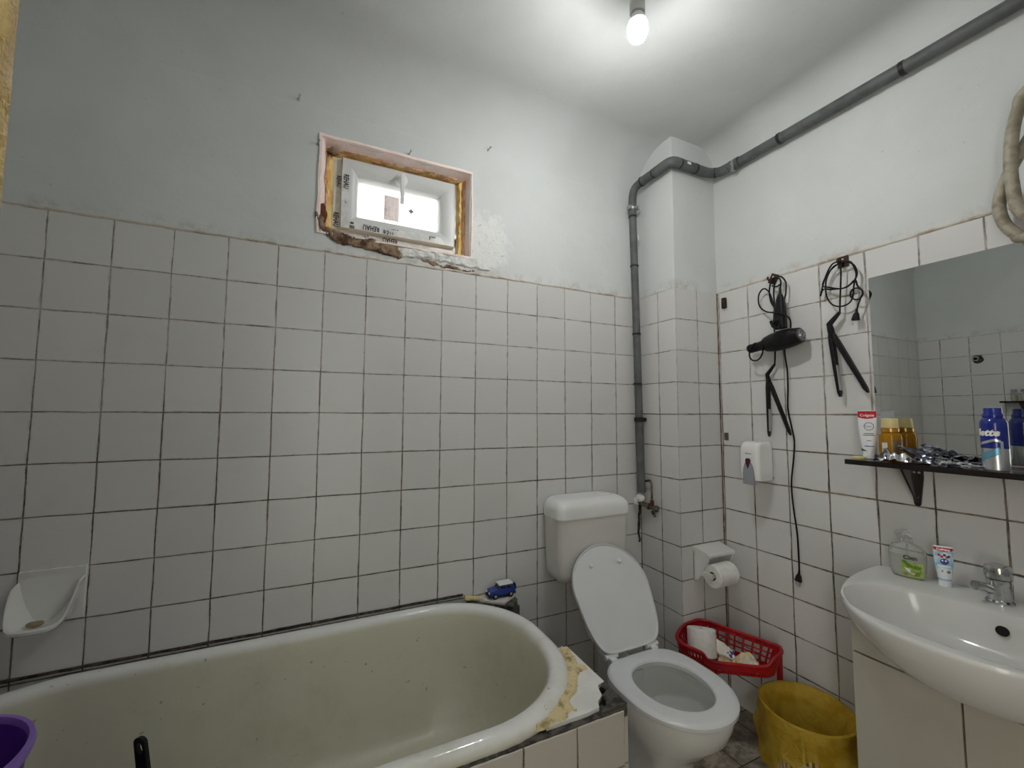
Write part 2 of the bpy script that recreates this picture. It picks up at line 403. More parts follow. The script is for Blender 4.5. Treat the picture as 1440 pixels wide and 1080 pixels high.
def prism(bm, poly, ax, a, b, m=0):
    """poly: 2-D points in the plane across axis ax"""
    def P(u, v, w): return Vector((w, u, v)) if ax == 'x' else Vector((u, w, v)) if ax == 'y' else Vector((u, v, w))
    return loft(bm, [[P(u, v, a) for u, v in poly], [P(u, v, b) for u, v in poly]], m=m)
def bevel_all(bm, off, seg=2, ang=30):
    es = [e for e in bm.edges if len(e.link_faces) == 2 and e.calc_face_angle(0) > math.radians(ang)]
    bmesh.ops.bevel(bm, geom=es, offset=off, segments=seg, affect='EDGES', profile=.5)
    return bm
def lump(bm, amp, sc, seed=0):
    for v in bm.verts:
        n = noise.noise_vector(v.co*sc+Vector((seed, seed*2, 0)))
        v.co += n*amp
    return bm
def text_bm(s, size, fn, shear=0., bold=0.0, align='CENTER', depth=0.):
    c = bpy.data.curves.new('txt', 'FONT'); c.body = s; c.size = size; c.shear = shear; c.offset = bold; c.resolution_u = 2
    c.align_x = align; c.align_y = 'CENTER'
    o = bpy.data.objects.new('txt', c); me = bpy.data.meshes.new_from_object(o)
    bm = bmesh.new(); bm.from_mesh(me); bpy.data.meshes.remove(me); bpy.data.objects.remove(o); bpy.data.curves.remove(c)
    bmesh.ops.triangulate(bm, faces=bm.faces)
    for v in bm.verts: v.co = fn(v.co.x, v.co.y)
    return bm
def plane_fn(o, u, v, off=0.):
    o, u, v = Vector(o), Vector(u).normalized(), Vector(v).normalized(); n = u.cross(v)
    return lambda a, b: o+u*a+v*b+n*off
def poly_bm(pts, fn):
    bm = bmesh.new(); bm.faces.new([bm.verts.new(fn(a, b)) for a, b in pts]); return bm
def ell(cx, cy, rx, ry, n=24): return [(cx+rx*math.cos(2*PI*i/n), cy+ry*math.sin(2*PI*i/n)) for i in range(n)]

def inside(poly, x, y):
    c = False; n = len(poly)
    for i in range(n):
        (x1, y1), (x2, y2) = poly[i], poly[i-1]
        if (y1 > y) != (y2 > y) and x < (x2-x1)*(y-y1)/(y2-y1)+x1: c = not c
    return c
def rag_patch(poly, fn, step, base, amp, ragged=.006, sc=30, seed=0):
    """lumpy patch lying on a plane; fn(u, v, height) -> point"""
    xs = [p[0] for p in poly]; ys = [p[1] for p in poly]; bm = bmesh.new(); V = {}
    nx, ny = int((max(xs)-min(xs))/step)+3, int((max(ys)-min(ys))/step)+3; x0, y0 = min(xs)-step, min(ys)-step
    def on(i, j):
        x, y = x0+i*step, y0+j*step; q = noise.noise_vector(Vector((x*sc, y*sc, seed)))
        return inside(poly, x+q.x*ragged, y+q.y*ragged)
    cells = {(i, j) for i in range(nx) for j in range(ny) if on(i+.5, j+.5)}
    def vert(i, j):
        if (i, j) not in V:
            full = all(c in cells for c in ((i, j), (i-1, j), (i, j-1), (i-1, j-1)))
            x, y = x0+i*step, y0+j*step; q = noise.noise_vector(Vector((x*sc*2, y*sc*2, seed+3)))
            h = -.001 if not full else base+amp*(.5+.5*noise.noise(Vector((x*sc*1.7, y*sc*1.7, seed+9))))+amp*.4*noise.noise(Vector((x*sc*5, y*sc*5, seed)))
            V[(i, j)] = bm.verts.new(fn(x+q.x*step*.5, y+q.y*step*.5, h))
        return V[(i, j)]
    for i, j in cells: bm.faces.new((vert(i, j), vert(i+1, j), vert(i+1, j+1), vert(i, j+1)))
    return bm
# ============================================================ ROOM SHELL
WX0, WX1, WZ0, WZ1 = .745, 1.345, 2.04, 2.412     # hole in the back wall
yb = .004
bm = nb()
for a in ((L-.1, WX0, yb, .26, 0, CEIL+.1), (WX1, R+.1, yb, .26, 0, CEIL+.1), (WX0, WX1, yb, .26, 0, WZ0), (WX0, WX1, yb, .26, WZ1, CEIL+.1)): box(bm, *a)
wall_back = struct(obj('wall_back', bm, 'paint', flat=True))
def tiled(name, mat, parent, a, bev=.0015):
    bm = nb(); box(bm, *a, bev=bev); return obj(name, bm, mat, parent)
tiled('wall_tiles', 'tile_back', wall_back, (L, R, 0, .02, 0, TOPZ))
wall_right = struct(obj('wall_right', box(nb(), R+.004, R+.15, FRONT-.1, .26, 0, CEIL+.1), 'paint', flat=True))
tiled('wall_tiles', 'tile_right', wall_right, (R, R+.02, FRONT, 0, 0, TOPZ))
wall_left = struct(obj('wall_left', box(nb(), L-.15, L-.004, FRONT-.1, .26, 0, CEIL+.1), 'paint', flat=True))
tiled('wall_tiles', 'tile_left', wall_left, (L-.02, L, FRONT, 0, 0, TOPZ))
bm = nb()
for a in ((L-.1, .33, FRONT-.12, FRONT-.004, 0, CEIL+.1), (1.13, R+.1, FRONT-.12, FRONT-.004, 0, CEIL+.1), (.33, 1.13, FRONT-.12, FRONT-.004, 2.08, CEIL+.1)): box(bm, *a)
wall_front = struct(obj('wall_front', bm, 'paint', flat=True))
bm = nb(); box(bm, L, .33, FRONT-.02, FRONT, 0, TOPZ); box(bm, 1.13, R, FRONT-.02, FRONT, 0, TOPZ)
obj('wall_tiles', bm, 'tile_front', wall_front, flat=True)
# hall beyond the doorway, closed with a plain wall
struct(obj('wall_hall', box(nb(), -.6, 2.2, -3.3, -3.2, 0, CEIL+.1), 'paint', flat=True))
struct(obj('floor', box(nb(), L-.6, R+.2, -3.3, .3, -.1, 0), 'floor', flat=True))
# chase in the corner
col = struct(obj('wall_chase', box(nb(), CO['x']+.003, R+.01, CO['y']+.003, .01, 0, CEIL+.02, bev=.004), 'paint'))
bm = nb(); box(bm, CO['x'], CO['x']+.02, CO['y'], 0.001, 0, TOPZ, bev=.001)
obj('side_tiles', bm, 'tile_col_side', col)
bm = nb(); box(bm, CO['x']+.0005, R+.001, CO['y']-.0005, CO['y']+.015, 0, TOPZ-.003, bev=.001)
obj('front_tiles', bm, 'tile_col_front', col)
# ceiling with coved edges
bm = nb(); box(bm, L-.6, R+.1, -3.3, .26, CEIL, CEIL+.1)
def cove(rr, fn, k=12):
    arc = [(rr*(1-math.cos(t)), CEIL-rr*(1-math.sin(t))) for t in [i/k*PI/2 for i in range(k+1)]]
    # concave quarter: from (0, CEIL-rr) on the wall to (rr, CEIL)
    pts = [(0, CEIL+.01)]+[(d, z) for d, z in [(rr-rr*math.cos(i/k*PI/2), CEIL-rr+rr*math.sin(i/k*PI/2)) for i in range(k+1)]]+[(rr, CEIL+.01)]
    return [fn(p) for p in pts]
pb = cove(.21, lambda p: (yb+.001-p[0], p[1]))
prism(bm, pb, 'x', L, R)
pr_ = cove(.11, lambda p: (R+.005-p[0], p[1]))
loft(bm, [[Vector((u, w, v)) for u, v in pr_] for w in (FRONT, 0)])
pl_ = cove(.12, lambda p: (L-.005+p[0], p[1]))
loft(bm, [[Vector((u, w, v)) for u, v in pl_] for w in (FRONT, 0)])
struct(obj('ceiling', bm, 'paint', sharp=25))
# grouted corners and grimy joints
def strip(name, pts, r, mat, amp=.0015, k=14):
    bm = tube(nb(), pts, r, n=8, k=k); lump(bm, amp, 60, len(name)); return struct(obj(name, bm, mat))
strip('trim_1', [(R-.001, CO['y']-.001, z) for z in (0.01, .5, 1., 1.5, TOPZ)], .0045, 'caulk')
strip('trim_2', [(CO['x']-.001, -.001, z) for z in (0.01, .5, 1., 1.5, TOPZ)], .0028, 'caulk')
strip('trim_3', [(x, -.004, .601) for x in (L+.01, .3, .8, 1.2, 1.33)], .0048, 'grime', .002)
bm = tube(nb(), [(x, .0028, TOPZ+.002) for x in (L, .4, .9, 1.5, 2.29)], .006, n=8, k=40); lump(bm, .003, 22)
struct(obj('trim_4', bm, 'oldplaster'))
bm = tube(nb(), [(R+.003, y, TOPZ+.002) for y in (CO['y'], -.6, -1.2, -2.0)], .006, n=8, k=40); lump(bm, .003, 22)
struct(obj('trim_5', bm, 'oldplaster'))

# ============================================================ WINDOW
win = struct(thing('window_1', None, None, (1.05, .08, 2.23))); 
FX0, FX1, FZ0, FZ1, FY = .812, 1.302, 2.086, 2.392, .085
def rect_loop(x0, x1, z0, z1, y, n=26):
    out = []
    for (a, b), (c, d) in (((x0, z0), (x1, z0)), ((x1, z0), (x1, z1)), ((x1, z1), (x0, z1)), ((x0, z1), (x0, z0))):
        for i in range(n): t = i/n; out.append(Vector((a+(c-a)*t, y, b+(d-b)*t)))
    return out
def funnel(rects, amp, sc, seed, face_amp=.6):
    bm = nb(); rings = [rect_loop(*r) for r in rects]
    def j(p, a):
        n = noise.noise_vector(p*sc+Vector((seed, 0, 0))); n2 = noise.noise_vector(p*sc*3.1+Vector((seed, 5, 0)))
        return p+Vector((n.x, n.y*face_amp, n.z))*a+Vector((n2.x, n2.y*face_amp, n2.z))*a*.5
    rings = [[j(p, amp*(0 if k == 0 else 1)) for p in r] for k, r in enumerate(rings)]
    loft(bm, rings, True, False, False); return bm
# outer plaster reveal (smooth pinkish), broken render inside it, then the foam
bm = funnel([(.733, 1.357, 2.03, 2.424, .006), (.733, 1.357, 2.03, 2.424, -.003), (.742, 1.350, 2.036, 2.414, -.003), (.750, 1.344, 2.038, 2.409, .02), (.757, 1.337, 2.046, 2.405, .05), (.760, 1.335, 2.05, 2.405, .062), (.74, 1.36, 2.03, 2.43, .075)], .004, 14, 1)
obj('plaster_reveal', bm, 'pinkplaster', win)
bm = funnel([(.76, 1.345, 2.04, 2.42, .05), (.762, 1.332, 2.046, 2.402, .045), (.766, 1.326, 2.052, 2.401, .06), (.772, 1.32, 2.058, 2.402, .085), (.75, 1.36, 2.03, 2.43, .10)], .008, 24, 4)
obj('broken_render', bm, 'orangeplaster', win)
bm = funnel([(.765, 1.345, 2.05, 2.42, .07), (.766, 1.325, 2.053, 2.402, .060), (.776, 1.316, 2.058, 2.400, .062), (.784, 1.312, 2.062, 2.398, .080), (.80, 1.306, 2.075, 2.39, .12)], .0095, 34, 9)
obj('expanding_foam', bm, 'foam', win)
# rough mortar under the frame, white plaster beside it, chips along the tiles
wp_ = lambda u, v, h: Vector((u, yb-h, v))
bm = rag_patch([(.735, 2.115), (.752, 2.10), (.768, 2.062), (.80, 2.05), (.87, 2.045), (.95, 2.036), (1.03, 2.03), (1.045, 2.01), (1.05, 1.985), (1.0, 1.977), (.95, 1.990), (.87, 1.997), (.80, 2.008), (.762, 2.025), (.742, 2.055), (.73, 2.09)], wp_, .004, .003, .013, .012, 28, 1)
obj('mortar', bm, 'mortar', win, sharp=60)
bm = rag_patch([(1.045, 2.03), (1.18, 2.034), (1.30, 2.036), (1.36, 2.04), (1.42, 2.02), (1.44, 1.985), (1.32, 1.985), (1.20, 1.992), (1.15, 1.998), (1.05, 1.988)], wp_, .005, .002, .009, .012, 26, 4)
obj('white_plaster', bm, 'whiteplaster', win, sharp=60)
bm = rag_patch([(1.12, 1.998), (1.18, 2.0), (1.21, 1.984), (1.30, 1.982), (1.38, 1.976), (1.40, 1.967), (1.28, 1.966), (1.14, 1.978)], wp_, .004, .001, .004, .012, 34, 7)
obj('chipped_render', bm, 'mortar', win, sharp=60)
bm = nb(); bmesh.ops.create_icosphere(bm, subdivisions=3, radius=1)
for v in bm.verts: v.co = Vector((.752+v.co.x*.016, .018+v.co.y*.02, 2.115+v.co.z*.04))
lump(bm, .008, 40); obj('broken_brick', bm, 'brick', win)
bm = nb(); bmesh.ops.create_icosphere(bm, subdivisions=3, radius=1)
for v in bm.verts: v.co = Vector((.785+v.co.x*.024, .045+v.co.y*.02, 2.388+v.co.z*.014))
lump(bm, .006, 50); obj('cavity_mortar', bm, 'mortar', win)
# fixed frame
def frame_bm(x0, x1, z0, z1, prof):
    """prof: list of (inset, y)"""
    rings = [[Vector((x0+d, y, z0+d)), Vector((x1-d, y, z0+d)), Vector((x1-d, y, z1-d)), Vector((x0+d, y, z1-d))] for d, y in prof]
    return loft(nb(), rings+[rings[0]], True, False, False)
bm = frame_bm(FX0-.026, FX1+.012, FZ0-.020, FZ1+.008, [(0, .15), (0, .092), (.004, .088), (.05, .088), (.05, .15)]); bmesh.ops.remove_doubles(bm, verts=bm.verts, dist=1e-6)
fr = obj('window_frame', bm, 'pvc', win)
bm = frame_bm(FX0+.006, FX1-.006, FZ0+.008, FZ1-.002, [(0, .14), (0, .070), (.003, .066), (.034, .064), (.060, .080), (.064, .086), (.070, .105), (.070, .14)]); bmesh.ops.remove_doubles(bm, verts=bm.verts, dist=1e-6)
sash = obj('sash', bm, 'pvc', win)
GX0, GX1, GZ0, GZ1 = FX0+.074, FX1-.074, FZ0+.076, FZ1-.070
obj('glass_pane', box(nb(), GX0-.004, GX1+.004, .110, .114, GZ0-.004, GZ1+.004), 'pane', win)
bm = frame_bm(GX0-.006, GX1+.006, GZ0-.006, GZ1+.006, [(0, .104), (.005, .104), (.006, .110), (0, .110)]); bmesh.ops.remove_doubles(bm, verts=bm.verts, dist=1e-6)
obj('gasket', bm, 'inkgrey', sash)
# film strips left on the profiles, with the maker's word printed upside down
def film(par, pts, y, d=.0008):
    obj('protective_film', prism(nb(), pts, 'y', y-d, y), 'film', par)
film(sash, [(FX0+.008, FZ0+.010), (FX1-.05, FZ0+.010), (FX1-.07, FZ0+.040), (FX0+.036, FZ0+.040)], .0645)
film(sash, [(FX0+.008, FZ0+.012), (FX0+.036, FZ0+.042), (FX0+.036, FZ1-.10), (FX0+.022, FZ1-.085), (FX0+.008, FZ1-.06)], .0645)
film(fr, [(FX0-.022, FZ0-.01), (FX0+.004, FZ0-.01), (FX0+.004, FZ1-.05), (FX0-.008, FZ1-.09), (FX0-.020, FZ1-.15)], .0865)
film(fr, [(FX0+.06, FZ0-.014), (FX0+.20, FZ0-.014), (FX0+.20, FZ0+.004), (FX0+.06, FZ0+.004)], .0865)
film(fr, [(FX0+.20, FZ0-.014), (FX1-.03, FZ0-.014), (FX1-.04, FZ0+.002), (FX0+.21, FZ0+.002)], .0865)
film(fr, [(FX1-.004, FZ0+.00), (FX1+.010, FZ0-.01), (FX1+.010, FZ0+.09), (FX1-.004, FZ0+.07)], .0865)
def wtext(par, s, x, z, y, size, ang, name='lettering', mat='ink', bold=.0006, shear=.0):
    a = math.radians(ang)
    u = Vector((math.cos(a), 0, math.sin(a))); v = Vector((-math.sin(a), 0, math.cos(a)))
    bm = text_bm(s, size, lambda p, q: Vector((x, y-.0014, z))+u*p*.86+v*q*1.25, bold=bold, shear=shear)
    return obj(name, bm, mat, par, flat=True)
wtext(sash, 'REHAU', FX0+.125, FZ0+.026, .064, .024, 180)
wtext(sash, 'REHAU', FX0+.023, FZ1-.105, .064, .022, -90)
wtext(sash, 'C ©', FX0+.185, FZ0+.022, .064, .016, 180)
wtext(sash, 'c', FX1-.12, FZ0+.028, .064, .022, 180)
wtext(sash, 'REHAU', FX1-.105, FZ0+.036, .064, .008, 180, bold=.0002)
wtext(sash, '~ - ~ ·', FX0+.22, FZ0+.036, .064, .014, 180)
wtext(sash, '▯ 0 ◊', FX0+.20, FZ0+.018, .064, .014, 0, mat='inkgrey')
wtext(sash, '· - =', FX0+.023, FZ0+.12, .064, .013, -90, mat='inkgrey')
wtext(sash, '⊞ ≡', FX0+.052, FZ0+.024, .064, .02, 90)
wtext(fr, 'REHAU', FX0-.003, FZ1-.100, .086, .018, -90)
wtext(fr, 'REHAU', FX0-.010, FZ0+.045, .086, .022, -90)
wtext(fr, 'REHAU', FX0+.205, FZ0-.004, .086, .022, 180)
wtext(fr, 'c ∞ ·', FX0+.105, FZ0-.004, .086, .014, 180)
wtext(fr, 'REHAU', FX1+.003, FZ0+.035, .086, .013, -90)
# paper label and a star mark on the pane
lp = glassy('label_paper', (.66, .62, .62), .8, .35)
obj('paper_label', box(nb(), GX0+.106, GX0+.170, .1085, .1095, GZ0+.018, GZ0+.128), lp, win)
bm = nb()
for i in range(10):
    for j in range(4):
        if random.random() < .75: box(bm, GX0+.111+j*.014, GX0+.119+j*.014-random.random()*.004, .1078, .1084, GZ0+.026+i*.010, GZ0+.0285+i*.010)
obj('label_print', bm, 'inkgrey', win)
bm = nb(); st = []
for i in range(8):
    rr_ = .015 if i % 2 == 0 else .0075; a = i*PI/4; st.append((GX0+.222+rr_*math.cos(a), GZ0+.078+rr_*math.sin(a)))
prism(bm, st, 'y', .1075, .1095); obj('star_mark', bm, 'inkgrey', win)
# handle on the top rail
hp = Vector((1.055, .064, FZ1-.045))
h = obj('handle', lathe(nb(), hp+Vector((0, .001, 0)), [(.026, 0), (.026, .006), (.022, .010), (.012, .012), (.011, .03)], (0, -1, 0)), 'plastic_w', win)
bm = nb(); flatbar(bm, [hp+Vector((0, -.03, .012)), hp+Vector((0, -.034, 0)), hp+Vector((0, -.034, -.06)), hp+Vector((0, -.030, -.118))], [.016, .02, .017, .015], [.012, .013, .011, .009], (0, 1, 0))
obj('lever', bm, 'plastic_w', h)
# bright wall of the courtyard outside
struct(obj('wall_outside', box(nb(), -.6, 3.4, 1.6, 1.7, 0, 5.0), M('outside_render', (.88, .88, .86), .9), flat=True))

# nails in the painted wall
def nail(px, py, lab, hook=True):
    p = at(px, py, 'y', yb)
    bm = nb(); cyl(bm, p+Vector((0, .01, 0)), p+Vector((.004, -.024, .004)), .0022, n=8); cyl(bm, p+Vector((.004, -.024, .004)), p+Vector((.005, -.026, .0045)), .005, n=10)
    bmesh.ops.create_icosphere(bm, subdivisions=2, radius=.007, matrix=Matrix.Translation(p+Vector((0, .002, 0))))
    o = obj('wall_nail', bm, 'steel', org=tuple(p)); tag(o, lab, 'nail')
nail(420, 140, 'small dark nail in the painted wall, far up left of the window')
nail(447, 203, 'small nail at the upper left corner of the window opening')
nail(575, 217, 'small nail just above the middle of the window opening')
nail(686, 212, 'small dark nail in the painted wall, right of the window')

# ============================================================ PIPE RUN
pr1 = .0185
pp = thing('insulated_pipe', 'grey insulated pipe climbing the corner, turning round the chase and along the wall', 'pipe', (2.268, -.035, .93))
def seg(name, pts, r=pr1, k=8, sm=True, mat='pipe', par=pp): 
    return obj(name, tube(nb(), pts, r, n=18, k=k, smooth=sm), mat, par)
px_, py_ = 2.262, -.032
seg('lower_sleeve', [(2.266, -.036, .955), (2.264, -.034, 1.15), (2.262, -.034, 1.325)], .0205)
seg('riser_sleeve', [(2.262, -.034, 1.33), (2.252, -.034, 1.9), (2.240, -.036, 2.385)], pr1)
seg('elbow_sleeve', [(2.239, -.036, 2.39), (2.238, -.037, 2.44), (2.240, -.038, 2.50), (2.246, -.05, 2.54), (2.254, -.09, 2.558)], .0205, 10)
seg('side_sleeve', [(2.254, -.093, 2.558), (2.262, -.17, 2.563)], .0225)
seg('corner_sleeve', [(2.262, -.173, 2.563), (2.263, -.235, 2.565), (2.268, -.268, 2.566), (2.285, -.282, 2.566), (2.315, -.284, 2.566)], .0245, 10)
seg('front_sleeve', [(2.318, -.284, 2.566), (2.42, -.284, 2.567)], .0235)
seg('front_sleeve', [(2.423, -.284, 2.567), (2.50, -.287, 2.566), (2.535, -.30, 2.565)], .0225)
seg('inner_elbow_sleeve', [(2.537, -.302, 2.565), (2.549, -.33, 2.562), (2.552, -.375, 2.560)], .0225, 10)
seg('wall_sleeve', [(2.553, -.378, 2.560), (2.553, -.43, 2.559)], .0245)
seg('wall_sleeve', [(2.553, -.434, 2.558), (2.553, -.62, 2.556)], .0215)
seg('wall_sleeve', [(2.553, -.624, 2.556), (2.553, -1.045, 2.55)], .0225)
seg('wall_sleeve', [(2.553, -1.050, 2.55), (2.553, -2.04, 2.54)], .0225)
bm = nb()
for p, q in (((2.262, -.034, 1.322), (2.262, -.034, 1.334)), ((2.239, -.036, 2.384), (2.239, -.036, 2.394)), ((2.254, -.089, 2.558), (2.255, -.097, 2.558)), ((2.262, -.168, 2.563), (2.262, -.177, 2.563)), ((2.312, -.284, 2.566), (2.321, -.284, 2.566)), ((2.417, -.284, 2.567), (2.426, -.284, 2.567)), ((2.553, -.616, 2.556), (2.553, -.628, 2.556)), ((2.553, -1.041, 2.55), (2.553, -1.055, 2.55)), ((2.246, -.035, 2.12), (2.246, -.035, 2.128)), ((2.253, -.035, 1.76), (2.253, -.035, 1.768)), ((2.253, -.035, 1.50), (2.253, -.035, 1.508)), ((2.537, -.300, 2.565), (2.541, -.308, 2.565))):
    obj('binding_tape', cyl(nb(), p, q, .0215 if p[2] < 2.4 else .0246, n=20), 'ink', pp)
bm = nb(); lathe(bm, (2.239, -.036, 2.425), [(.0245, 0), (.0245, .012)], n=20); box(bm, 2.205, 2.22, -.055, -.03, 2.422, 2.44); box(bm, 2.252, 2.266, -.064, -.045, 2.422, 2.44)
obj('pipe_clip', bm, 'steel', pp)
bm = nb(); cyl(bm, (2.553, -.40, 2.559), (2.553, -.412, 2.559), .0262, n=20); box(bm, 2.53, 2.545, -.414, -.398, 2.52, 2.54); obj('pipe_clip', bm, 'steel', pp)
bm = nb(); lathe(bm, (2.262, -.034, 1.310), [(.0235, 0), (.0235, .022)], n=20); box(bm, 2.232, 2.244, -.05, -.03, 1.312, 1.33); box(bm, 2.28, 2.292, -.055, -.04, 1.312, 1.33); obj('pipe_clip', bm, 'ink', pp)
obj('sticker', box(nb(), 2.345, 2.368, -.3085, -.306, 2.560, 2.572), 'white_ink', pp)
obj('sticker', box(nb(), 2.262, 2.2655, -.052, -.046, 2.262, 2.292), 'white_ink', pp)

# angle valve below the pipe
av = thing('angle_valve', 'small tarnished angle valve with a thin bent tube below the grey pipe', 'valve', (2.265, -.03, .85))
bm = nb(); bmesh.ops.create_icosphere(bm, subdivisions=3, radius=.021, matrix=Matrix.Translation((2.264, -.03, .925)) @ Matrix.Diagonal((1, 1, 1.15, 1)))
box(bm, 2.236, 2.262, -.022, -.006, .89, .925, bev=.003); lump(bm, .004, 40)
obj('putty', bm, 'plastic_w', av)
bm = nb(); cyl(bm, (2.264, -.02, .905), (2.271, -.075, .893), .012); cyl(bm, (2.271, -.073, .893), (2.272, -.085, .891), .017, n=6); cyl(bm, (2.272, -.085, .891), (2.274, -.118, .888), .009)
obj('valve_body', bm, 'brass', av)
bm = nb(); lathe(bm, (2.274, -.118, .888), [(.010, 0), (.016, .004), (.017, .012), (.011, .018), (.004, .020)], (0.1, -1, -.05), n=14); obj('knob', bm, 'brass', av)
bm = nb(); cyl(bm, (2.274, -.105, .872), (2.284, -.108, .845), .010, .006); obj('outlet', bm, 'brass', av)
bm = nb(); cyl(bm, (2.274, -.100, .893), (2.274, -.100, .925), .010, n=6); obj('union_nut', bm, M('red_collar', srgb(92, 40, 34), .5), av)
bm = tube(nb(), [(2.274, -.100, .92), (2.274, -.100, .975), (2.274, -.098, 1.005), (2.276, -.085, 1.018), (2.274, -.06, 1.013), (2.272, -.045, 1.010)], .0058, n=10); obj('bent_tube', bm, 'brass', av)
bm = tube(nb(), [(2.268, -.022, .89), (2.270, -.012, .83), (2.268, -.010, .76), (2.272, -.012, .70)], .006, n=8); lump(bm, .004, 40); obj('water_stain_joint', bm, 'grime', av)

# ============================================================ BULB
bl = thing('light_bulb', 'lit white bulb in a holder hanging from the ceiling', 'light bulb', (1.622, -.765, 2.635))
bc = Vector((1.622, -.765, 2.555))
bm = lathe(nb(), bc, [(.001, -.044), (.012, -.042), (.022, -.035), (.029, -.022), (.0315, -.006), (.0305, .008), (.027, .018)], n=32, cap1=True)
obj('glass_bulb', bm, 'lamp', bl)
bm = lathe(nb(), bc, [(.0275, .018), (.027, .022), (.021, .038), (.0165, .046), (.0165, .05)], n=28); obj('bulb_base', bm, 'plastic_w', bl)
bm = lathe(nb(), bc, [(.0225, .046), (.0235, .05), (.0235, .085), (.020, .09), (.020, .11), (.012, .125), (.004, .127), (.004, .164)], n=28); obj('lamp_holder', bm, 'socket', bl)
bm = lathe(nb(), bc, [(.0, .150), (.04, .150), (.045, .156), (.045, .1645)], n=28); obj('ceiling_rose', bm, 'plastic_w', bl)

# ============================================================ BATH
TX0, TX1, TY0, TY1, RZ = L+.004, 1.503, -.770, -.006, .597
cx, cy, hx, hy = (TX0+TX1)/2, (TY0+TY1)/2, (TX1-TX0)/2, (TY1-TY0)/2
prof = [(.006, .548, .33), (0, .560, .33), (0, .574, .33), (.005, .586, .33), (.014, .594, .33), (.026, .597, .32), (.040, .595, .31), (.050, .588, .30), (.057, .574, .295), (.064, .54, .285), (.074, .48, .27), (.09, .40, .25), (.115, .31, .22), (.15, .245, .2), (.20, .212, .16), (.28, .20, .08)]
bm = nb(); loft(bm, [rrect(cx, cy, hx-d, hy-d, r, z, 14) for d, z, r in prof], True, False, True)
for v in bm.verts:      # foot end a little flatter, slope the floor to the waste
    if v.co.z < .3: v.co.z += (1.5-v.co.x)*-.01
bath = thing('bathtub', 'long white enamelled bathtub with worn yellowed inside along the tiled wall', 'bathtub', (cx, cy, .2))
obj('tub_shell', bm, 'tub', bath)
lathe(b2 := nb(), (TX1-.30, cy, .199), [(.028, 0), (.030, .003), (.022, .004), (.018, .001)], n=24); obj('drain', b2, 'chrome', bath)
# tiled surround
sr = thing('bath_surround', 'tiled masonry surround of the bathtub with broken corner tile and yellow sealant', 'bath surround', (1.0, -.77, 0))
def lprism(poly, z0, z1, amp, sc, cuts=0, seed=0):
    bm = nb(); loft(bm, [[Vector((x, y, z)) for x, y in poly] for z in (z0, z1)])
    if cuts: bmesh.ops.subdivide_edges(bm, edges=bm.edges[:], cuts=cuts, use_grid_fill=True)
    lump(bm, amp, sc, seed); return bm
bm = nb(); box(bm, L+.002, 1.512, -.768, -.72, .0, .545); box(bm, 1.464, 1.495, -.76, -.003, 0, .54)
box(bm, 1.45, 1.528, -.768, -.56, 0, .556); box(bm, 1.45, 1.545, -.10, -.003, 0, .556)
obj('masonry', bm, 'greymortar', sr, flat=True)
bm = nb(); box(bm, L+.002, 1.516, -.783, -.766, 0, .563, bev=.0015); obj('front_tiles', bm, 'tile_tub', sr)
bm = nb(); box(bm, 1.510, 1.532, -.778, -.50, 0, .556, bev=.0015); obj('end_tiles', bm, 'tile_tub', sr)
# mortar line on top of the front panel
bm = nb(); box(bm, L+.002, 1.53, -.779, -.750, .545, .566); bmesh.ops.subdivide_edges(bm, edges=[e for e in bm.edges if abs(e.verts[0].co.x-e.verts[1].co.x) > .5], cuts=120); lump(bm, .0022, 60, 3)
obj('top_mortar', bm, 'greymortar', sr)
# white corner tile with broken edge
bm = lprism([(1.290, -.761), (1.413, -.763), (1.453, -.758), (1.463, -.740), (1.490, -.721), (1.496, -.700), (1.505, -.684), (1.532, -.676), (1.535, -.474), (1.50, -.47), (1.45, -.58), (1.36, -.70)], .566, .576, 0, 1)
obj('corner_tile', bm, M('corner_tile_glaze', (.80, .80, .78), .2, ns=9), sr)
bm = lprism([(1.45, -.776), (1.530, -.774), (1.534, -.67), (1.51, -.685), (1.513, -.708), (1.49, -.72), (1.485, -.745)], .55, .574, .004, 50, 5, 2)
obj('corner_mortar', bm, 'greymortar', sr)
bm = rag_patch([(1.505, -.47), (1.534, -.482), (1.519, -.54), (1.507, -.576), (1.529, -.598), (1.527, -.612), (1.494, -.612), (1.463, -.648), (1.435, -.680), (1.402, -.704), (1.392, -.718), (1.396, -.742), (1.390, -.754), (1.376, -.742), (1.352, -.758), (1.314, -.764), (1.262, -.764), (1.26, -.745), (1.33, -.715), (1.40, -.66), (1.45, -.59), (1.48, -.53)], lambda u, v, h: Vector((u, v, .575+h)), .004, .002, .010, .005, 26, 3)
for v in bm.verts:
    v.co.z += .006*max(0, 1-abs((v.co.x-1.505)**2+(v.co.y+.56)**2)*400)
obj('sealant', bm, 'sealfoam', sr, sharp=70)
bm = lprism([(1.345, -.006), (1.36, -.03), (1.43, -.075), (1.50, -.13), (1.548, -.075), (1.545, -.006)], .555, .572, .004, 40, 4, 5); obj('back_corner_mortar', bm, 'greymortar', sr)
bm = lprism([(1.372, -.001), (1.40, -.040), (1.475, -.098), (1.546, -.050), (1.546, -.001)], .572, .580, .0, 1); obj('back_corner_tile', bm, M('corner_tile_old', (.76, .75, .72), .3, ns=12), sr)
bm = nb(); tube(bm, [(1.335, -.010, .590), (1.36, -.016, .586), (1.39, -.024, .584), (1.41, -.03, .582)], lambda t: .009, n=10, k=8); lump(bm, .005, 60, 2); obj('crumbled_grout', bm, 'sealfoam', sr)

